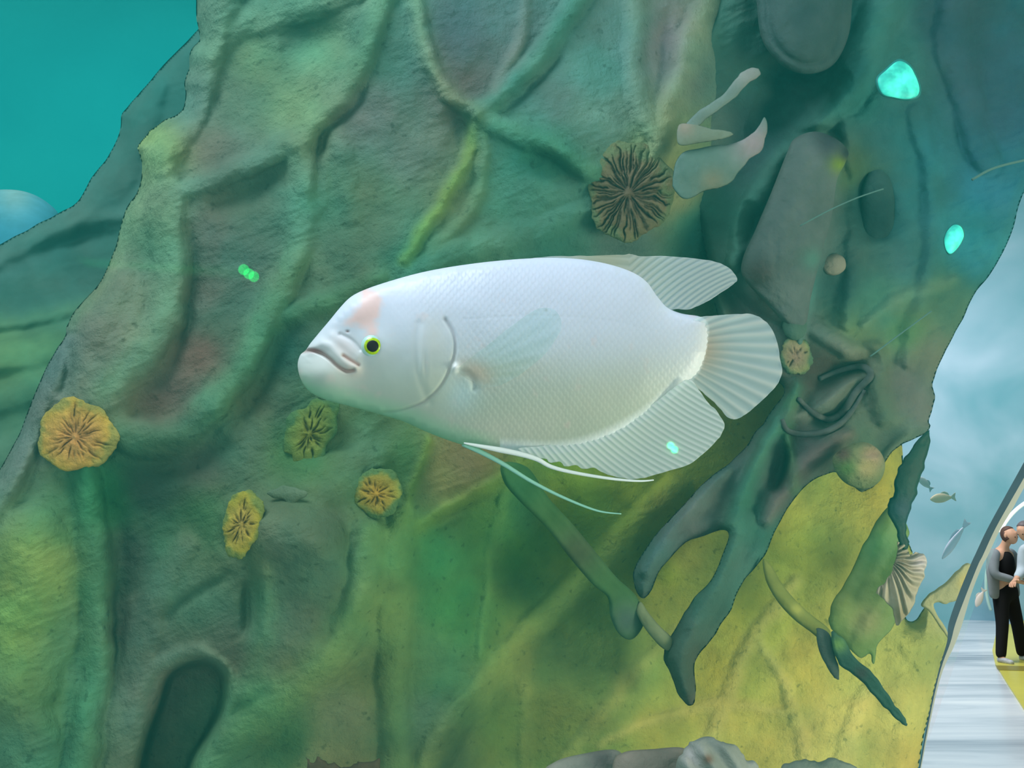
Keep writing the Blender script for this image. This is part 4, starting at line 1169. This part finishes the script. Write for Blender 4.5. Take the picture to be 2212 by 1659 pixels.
# ------------------------------------------------------------------ the acrylic window of the tank and its edge
m_pane, N, L, B = new_mat('clear_acrylic')
tp = N.new('ShaderNodeBsdfTransparent'); tp.inputs[0].default_value = (1, 1, 1, 1)
N.remove(B); L.new(tp.outputs[0], N['Material Output'].inputs['Surface'])
win = bpy.data.objects.new('window_1', None)
win.location = P(2000, 1700, 0.62); COL.objects.link(win)
tag(win, 'curved clear acrylic tank window ending in a dark and beige edge', kind='structure')
EL = [(2920, -240), (2700, 100), (2500, 450), (2340, 760), (2272, 884), (2212, 998), (2170, 1074), (2132, 1144), (2107, 1197), (2096, 1221), (2070, 1285), (2049, 1347), (2046, 1385), (2030, 1440), (2011, 1520), (1985, 1659), (1964, 1780)]
EM = [(2945, -225), (2720, 118), (2515, 470), (2350, 782), (2278, 912), (2212, 1032), (2180, 1088), (2149, 1144), (2123, 1200), (2112, 1222), (2085, 1290), (2064, 1347), (2053, 1388), (2033, 1443), (2014, 1522), (1988, 1659), (1967, 1780)]
ER = [(2960, -215), (2735, 128), (2528, 482), (2362, 796), (2284, 928), (2212, 1054), (2188, 1098), (2161, 1143), (2134, 1200), (2122, 1222), (2099, 1280), (2078, 1350), (2061, 1396), (2037, 1448), (2017, 1524), (1990, 1659), (1969, 1780)]


def strip(name, A, Bq, D, mat, thick):
    a = catmull(A, False, 5); b = catmull(Bq, False, 5)
    V = []; F = []
    for k, (dd) in enumerate((0, thick)):
        for p, q in zip(a, b):
            V.append(tuple(P(p[0], p[1], D + dd))); V.append(tuple(P(q[0], q[1], D + dd)))
    n = len(a)
    for i in range(n - 1):
        F.append((2 * i, 2 * i + 2, 2 * i + 3, 2 * i + 1)); o2 = 2 * n
        F.append((o2 + 2 * i, o2 + 2 * i + 1, o2 + 2 * i + 3, o2 + 2 * i + 2))
        F.append((2 * i, o2 + 2 * i, o2 + 2 * i + 2, 2 * i + 2)); F.append((2 * i + 1, 2 * i + 3, o2 + 2 * i + 3, o2 + 2 * i + 1))
    F += [(0, 1, 2 * n + 1, 2 * n), (2 * n - 2, 4 * n - 2, 4 * n - 1, 2 * n - 1)]
    return mesh_object(name, V, F, mat, win, smooth=False)


m_edge = flat_mat('acrylic_dark_edge', (74, 100, 108), 0.15, 0.6, vary=0.35, scale=7)
m_edge2 = flat_mat('acrylic_beige_edge', (206, 200, 178), 0.3, 0.5, vary=0.1, scale=9)
strip('dark_edge', EL, EM, 0.62, m_edge, 0.008)
strip('beige_edge', EM, ER, 0.622, m_edge2, 0.008)
V = []; F = []
nu, nv = 30, 12
for j in range(nv + 1):
    for i in range(nu + 1):
        y = -200 + 2060 * j / nv
        xr = np.interp(y, [p[1] for p in EL], [p[0] for p in EL]) 
        x = -300 + (xr + 300) * i / nu
        V.append(tuple(P(x, y, 0.62 - 0.12 * math.sin(math.pi * i / nu) * 0.8)))
for j in range(nv):
    for i in range(nu):
        a = j * (nu + 1) + i
        F.append((a, a + 1, a + nu + 2, a + nu + 1))
o = mesh_object('pane', V, F, m_pane, win)

# ------------------------------------------------------------------ hall: yellow mat, people, white arc, far fish
m_yel = flat_mat('yellow_mat', (206, 196, 84), 0.35, 0.4, vary=0.1, scale=1.2)
m_yel2 = flat_mat('olive_stripe_and_shadow', (140, 128, 52), 0.4)
mat_root = empty('floor_mat', G(2250, 1440), 'yellow many sided mat lying on the marble floor beneath the two people', 'mat')


def plate(name, pix, z0, z1, mat, parent):
    b = [G(x, y, z0) for x, y in pix]
    V = [(p.x, p.y, z0) for p in b] + [(p.x, p.y, z1) for p in b]
    n = len(b)
    F = [tuple(range(n - 1, -1, -1)), tuple(range(n, 2 * n))] + [(i, (i + 1) % n, (i + 1) % n + n, i + n) for i in range(n)]
    return mesh_object(name, V, F, mat, parent, smooth=False)


plate('mat_sheet', [(2144, 1408), (2151, 1376), (2160, 1358), (2190, 1348), (2240, 1330), (2420, 1330), (2440, 1480), (2260, 1590), (2212, 1535), (2174, 1476), (2150, 1436)], 0.0, 0.02, m_yel, mat_root)
plate('stripe_and_shadow', [(2158, 1362), (2163, 1362), (2168, 1408), (2160, 1408)], 0.02, 0.024, m_yel2, mat_root)
plate('stripe_and_shadow', [(2150, 1438), (2230, 1440), (2232, 1450), (2158, 1448)], 0.02, 0.024, m_yel2, mat_root)  # painted-in shadow at the feet
plate('stripe_and_shadow', [(2198, 1352), (2240, 1336), (2242, 1352), (2200, 1370)], 0.02, 0.024, m_yel2, mat_root)


def skin(name, V, E, R, mat, parent, sub=2):
    me = bpy.data.meshes.new(name)
    org = root_loc(parent)
    me.from_pydata([tuple(Vector(v) - org) for v in V], E, [])
    o = bpy.data.objects.new(name, me); COL.objects.link(o); o.parent = parent
    md = o.modifiers.new('skin', 'SKIN'); md.use_smooth_shade = True
    for i, r in enumerate(R):
        r = (r, r) if not isinstance(r, tuple) else r
        me.skin_vertices[0].data[i].radius = r
        me.skin_vertices[0].data[i].use_root = (i == 0)
    s = o.modifiers.new('sub', 'SUBSURF'); s.levels = sub; s.render_levels = sub
    me.materials.append(mat)
    return o


def ellipsoid(name, c, r, mat, parent, rot=0.0, seg=20, rings=14, fn=None, lean=(0, 0)):
    V = []; F = []
    for j in range(rings + 1):
        a = math.pi * j / rings
        for k in range(seg):
            t = 2 * math.pi * k / seg
            v = Vector((math.sin(a) * math.cos(t), math.sin(a) * math.sin(t), math.cos(a)))
            if fn: v = fn(v)
            v = Vector((v.x * r[0], v.y * r[1], v.z * r[2]))
            v.rotate(__import__('mathutils').Euler((lean[0], lean[1], rot)))
            V.append(tuple(Vector(c) + v))
    for j in range(rings):
        for k in range(seg):
            F.append((j * seg + k, j * seg + (k + 1) % seg, (j + 1) * seg + (k + 1) % seg, (j + 1) * seg + k))
    return mesh_object(name, V, F, mat, parent)


m_skin = flat_mat('skin', (206, 158, 132), 0.55, 0.3)
m_jack = flat_mat('grey_jacket', (128, 134, 140), 0.8, 0.2, vary=0.12, scale=5)
m_shirt2 = flat_mat('pale_shirt', (176, 188, 198), 0.8, 0.2, vary=0.1, scale=5)
m_black = flat_mat('black_cloth', (24, 25, 27), 0.85, 0.15)
m_hair = flat_mat('dark_hair', (84, 62, 54), 0.6)
m_hair2 = flat_mat('grey_hair', (96, 88, 92), 0.5)
m_shoe = flat_mat('shoe', (176, 178, 184), 0.6, vary=0.4, scale=14)
m_sole = flat_mat('sole', (190, 96, 60), 0.6)

feet = G(2192, 1432)


def person(name, base, face, label, jacket, hair_m, bald, arm_pose):
    """base: the point between the feet; face: heading in radians of where the chest points"""
    r = empty(name, base, label, 'person', 'two people looking at something together')
    f = Vector((math.sin(face), -math.cos(face), 0)); s = Vector((math.cos(face), math.sin(face), 0)); z = Vector((0, 0, 1))

    def q(a, b, c):
        return base + s * a + f * b + z * c
    tr = 0.10
    # body in one skin: pelvis, spine, neck, head stub, legs, arms, palms and fingers
    V = [q(0, 0, .95)]; E = []; R = [(.13, .10)]

    def add(par, p, rad):
        V.append(p); R.append(rad); E.append((par, len(V) - 1)); return len(V) - 1
    sp = add(0, q(0, .01, 1.12), (.13, .09)); ch = add(sp, q(0, .02, 1.32), (.15, .10)); nb = add(ch, q(0, .04, 1.45), (.06, .055)); nk = add(nb, q(0, .09, 1.52), (.05, .05))
    hd = add(nk, q(0, .13, 1.58), (.07, .08)); 
    for sg in (-1, 1):
        hp = add(0, q(sg * .10, 0, .88), (.085, .09)); kn_ = add(hp, q(sg * (.11 + tr * .4), .02, .50), (.06, .062)); an = add(kn_, q(sg * (.12 + tr), -.01, .10), (.038, .042))
        add(an, q(sg * (.125 + tr), .05, .05), (.03, .025))
    for sg in (-1, 1):
        sh = add(ch, q(sg * .19, .02, 1.38), (.055, .055))
        el_, wr = arm_pose[0 if sg < 0 else 1]
        e1 = add(sh, q(*el_), (.042, .042)); w1 = add(e1, q(*wr), (.027, .030))
        d1 = (q(*wr) - q(*el_)).normalized(); side = d1.cross(z).normalized(); 
        pm = add(w1, q(*wr) + d1 * .06, (.036, .018))
        for k, (o_, ln) in enumerate(((-.03, .062), (-.01, .075), (.01, .07), (.03, .055))):
            a = add(pm, q(*wr) + d1 * .10 + side * o_ * .9, .011)
            b = add(a, q(*wr) + d1 * (.10 + ln * .55) + side * o_ - z * .008, .009)
            add(b, q(*wr) + d1 * (.10 + ln) + side * o_ - z * .024, .008)
        t1 = add(pm, q(*wr) + d1 * .06 + side * -.05 + z * .02, .012); add(t1, q(*wr) + d1 * .10 + side * -.065 + z * .02, .010)
    body = skin('body', V, E, R, m_skin, r)

    def hf(v):
        # chin narrows, face has a brow, nose and jaw
        k = 1 - 0.28 * max(0, -v.z) ** 1.5
        x = v.x * k; y = v.y * (1 - 0.15 * max(0, -v.z))
        if v.y > 0.6:
            y += 0.18 * math.exp(-((v.x / .14) ** 2 + ((v.z + .12) / .22) ** 2)) - 0.05 * math.exp(-(((abs(v.x) - .33) / .16) ** 2 + ((v.z - .08) / .12) ** 2))
            y += 0.05 * math.exp(-((v.x / .3) ** 2 + ((v.z + .48) / .08) ** 2))
        return Vector((x, y, v.z))
    hc = q(0, .15, 1.62)
    lean = (0.5, 0)
    head = ellipsoid('head', hc, (.078, .098, .118), m_skin, r, rot=face + math.pi, fn=hf, seg=36, rings=28, lean=lean)

    def hairf(v):
        k = 1.07
        if v.y > 0.15 and v.z < (0.45 if not bald else 0.30):
            k = 0.86
        if v.z < -0.45:
            k = 0.8
        return v * k
    ellipsoid('hair', hc, (.080, .100, .120), hair_m, r, rot=face + math.pi, fn=hairf, seg=36, rings=28, lean=lean)
    for sg in (-1, 1):
        ellipsoid('ear', hc + s * sg * .078 - f * .005, (.010, .020, .032), m_skin, head, rot=face)
        ellipsoid('eye', hc + s * sg * .028 + f * .088 + z * -.02, (.010, .006, .005), m_black, head, rot=face)
    # trousers
    V2 = [q(0, 0, .93)]; E2 = []; R2 = [(.155, .12)]

    def add2(par, p, rad):
        V2.append(p); R2.append(rad); E2.append((par, len(V2) - 1)); return len(V2) - 1
    add2(0, q(0, .0, 1.03), (.15, .11))
    for sg in (-1, 1):
        a = add2(0, q(sg * .095, 0, .84), (.105, .11)); b = add2(a, q(sg * (.11 + tr * .4), .02, .50), (.078, .08)); add2(b, q(sg * (.12 + tr), -.01, .06), (.060, .066))
    skin('trousers', V2, E2, R2, m_black, r)
    # shirt underneath and jacket with sleeves
    skin('shirt', [q(0, 0, .98), q(0, .02, 1.15), q(0, .04, 1.32), q(0, .045, 1.44)], [(0, 1), (1, 2), (2, 3)], [(.15, .115), (.15, .125), (.16, .13), (.075, .075)], m_black if not bald else m_shirt2, r)
    for sg in (-1, 1):
        el_, wr = arm_pose[0 if sg < 0 else 1]
        w_ = q(*el_) + (q(*wr) - q(*el_)) * .86
        skin('sleeve', [q(sg * .10, .01, 1.40), q(sg * .19, .02, 1.385), q(*el_), w_], [(0, 1), (1, 2), (2, 3)], [.08, .085, .066, .046], jacket, r)
        skin('jacket_front', [q(sg * .11, .0, 1.43), q(sg * .19, -.005, 1.20), q(sg * .20, 0, 1.0), q(sg * .21, 0, .80)], [(0, 1), (1, 2), (2, 3)], [(.075, .09), (.055, .12), (.045, .11), (.04, .10)], jacket, r)
    skin('jacket_back', [q(0, -.05, 1.42), q(0, -.06, 1.2), q(0, -.07, 1.0), q(0, -.07, .82)], [(0, 1), (1, 2), (2, 3)], [(.14, .06), (.18, .07), (.19, .06), (.19, .05)], jacket, r)
    for sg in (-1, 1):
        sh = skin('shoe', [q(sg * (.12 + tr), -.05, .05), q(sg * (.125 + tr), .05, .045), q(sg * (.135 + tr), .16, .035)], [(0, 1), (1, 2)], [(.045, .045), (.05, .045), (.042, .032)], m_shoe, r)
        skin('sole', [q(sg * (.12 + tr), -.07, .012), q(sg * (.135 + tr), .18, .012)], [(0, 1)], [(.05, .012), (.045, .012)], m_sole, sh, sub=1)
    return r, q


pA = G(2188, 1432)
r1, qa = person('person', pA, math.radians(25), 'person in open grey jacket, black top and black trousers looking down at their hands', m_jack, m_hair, False,
                [((-.26, .05, 1.12), (-.06, .24, 1.04)), ((.26, .05, 1.12), (.08, .26, 1.08))])
tag(skin('phone', [qa(-.02, .34, .95), qa(.06, .35, 1.02)], [(0, 1)], [(.035, .006), (.035, .006)], m_black, empty('phone', qa(0, .34, .95), 'small dark phone held in the hands at waist height', 'phone'), sub=1))
r1.scale = (.93, .93, .93)
pB = G(2332, 1446)
r2, qb = person('person', pB, math.radians(-72), 'person with short grey hair and pale shirt leaning in from the right edge', m_shirt2, m_hair2, True,
                [((-.22, .12, 1.15), (-.14, .36, 1.10)), ((.26, .0, 1.12), (.20, .22, 1.0))])

r2.rotation_euler = (0, math.radians(-11.5), 0)

m_white = flat_mat('white_tube', (245, 250, 245), 0.4, emit=(240, 250, 240), es=0.5)
c = catmull([(2160, 1150), (2172, 1128), (2190, 1106), (2212, 1088), (2250, 1066), (2300, 1052)], False, 5)
o = tube('light_tube', [P(x, y, 12.5) for x, y in c], [0.030] * len(c), m_white)
tag(o, 'glowing white curved light tube arching above the two people', 'light')
c = catmull([(2134, 1222), (2130, 1245), (2130, 1275), (2134, 1300), (2140, 1318)], False, 5)
o = tube('thin_pole', [P(x, y, 13.2) for x, y in c], [0.025] * len(c), flat_mat('pale_pole', (190, 220, 214), 0.5))
tag(o, 'thin pale bowed pole standing on the marble floor behind the grey jacket', 'pole')


# small fish seen far off, and a reflection streak shaped like one
def small_fish(x, y, ln, ang, D, label, col, finc, group=None, slim=1.0):
    ca, sa = math.cos(ang), math.sin(ang)

    def T(pts):
        return [(x + ln * (a * ca - b * slim * sa), y + ln * (a * sa + b * slim * ca)) for a, b in pts]
    r = empty('fish', P(x, y, D), label, 'fish', group)
    k = ln / FPX * D
    fb = lambda c: blob_color(c, 8, 3)
    relief('body', T([(-.5, 0), (-.42, -.10), (-.22, -.19), (.05, -.18), (.28, -.08), (.36, -.03), (.36, .04), (.26, .09), (.03, .17), (-.24, .17), (-.42, .09)]), max(ln / 40, .8), lambda X, Y, d, pil: D - .09 * k * pil, .18 * k, m_fish, r, fb(col))
    relief('tail_fin', T([(.32, 0), (.44, -.12), (.54, -.17), (.50, 0), (.54, .17), (.44, .12)]), max(ln / 40, .8), lambda X, Y, d, pil: D + 0 * X, .012 * k, m_fish, r, fb(finc))
    relief('dorsal_fin', T([(-.12, -.16), (.05, -.26), (.22, -.20), (.26, -.08), (.05, -.12)]), max(ln / 40, .8), lambda X, Y, d, pil: D + 0 * X, .012 * k, m_fish, r, fb(finc))
    return r


small_fish(2117, 1292, 42, -1.15, 13.0, 'white fish beside the thin bowed pole beyond the marble floor', (240, 244, 236), (220, 230, 224))
small_fish(2036, 1076, 54, -0.1, 9.0, 'blurry pale yellow fish in the blue water beside the dark ragged leaf', (178, 190, 160), (150, 180, 170))
small_fish(1998, 1044, 40, 0.75, 8.6, 'small whitish fish right against the dark ragged leaf', (160, 190, 196), (130, 170, 190))
small_fish(2062, 1168, 96, -0.98, 7.0, 'slender pale blue reflection streak shaped as a fish, slanting upward above the cream wedge', (190, 220, 246), (180, 214, 244), slim=0.5)  # a streak of reflected light given a fish body and fins


# ------------------------------------------------------------------ the water of the tank, faintly cloudy
mw = bpy.data.materials.new('cloudy_water'); mw.use_nodes = True
N = mw.node_tree.nodes; L = mw.node_tree.links
N.remove(N['Principled BSDF'])
vs = N.new('ShaderNodeVolumeScatter'); vs.inputs['Color'].default_value = (0.06, 0.84, 0.72, 1); vs.inputs['Density'].default_value = 0.085
L.new(vs.outputs[0], N['Material Output'].inputs['Volume'])
V = []
for (y, xr) in ((2300, 1764), (-1400, 3038)):
    for x, d in ((-1500, 0.66), (xr, 0.66), (xr, 3.4), (-1500, 3.4)):
        V.append(tuple(P(x, y, d)))
o = mesh_object('water', V, [(3, 2, 1, 0), (4, 5, 6, 7), (0, 1, 5, 4), (1, 2, 6, 5), (2, 3, 7, 6), (3, 0, 4, 7)], mw, smooth=False)
tag(o, 'faintly cloudy green water filling the tank', kind='structure')
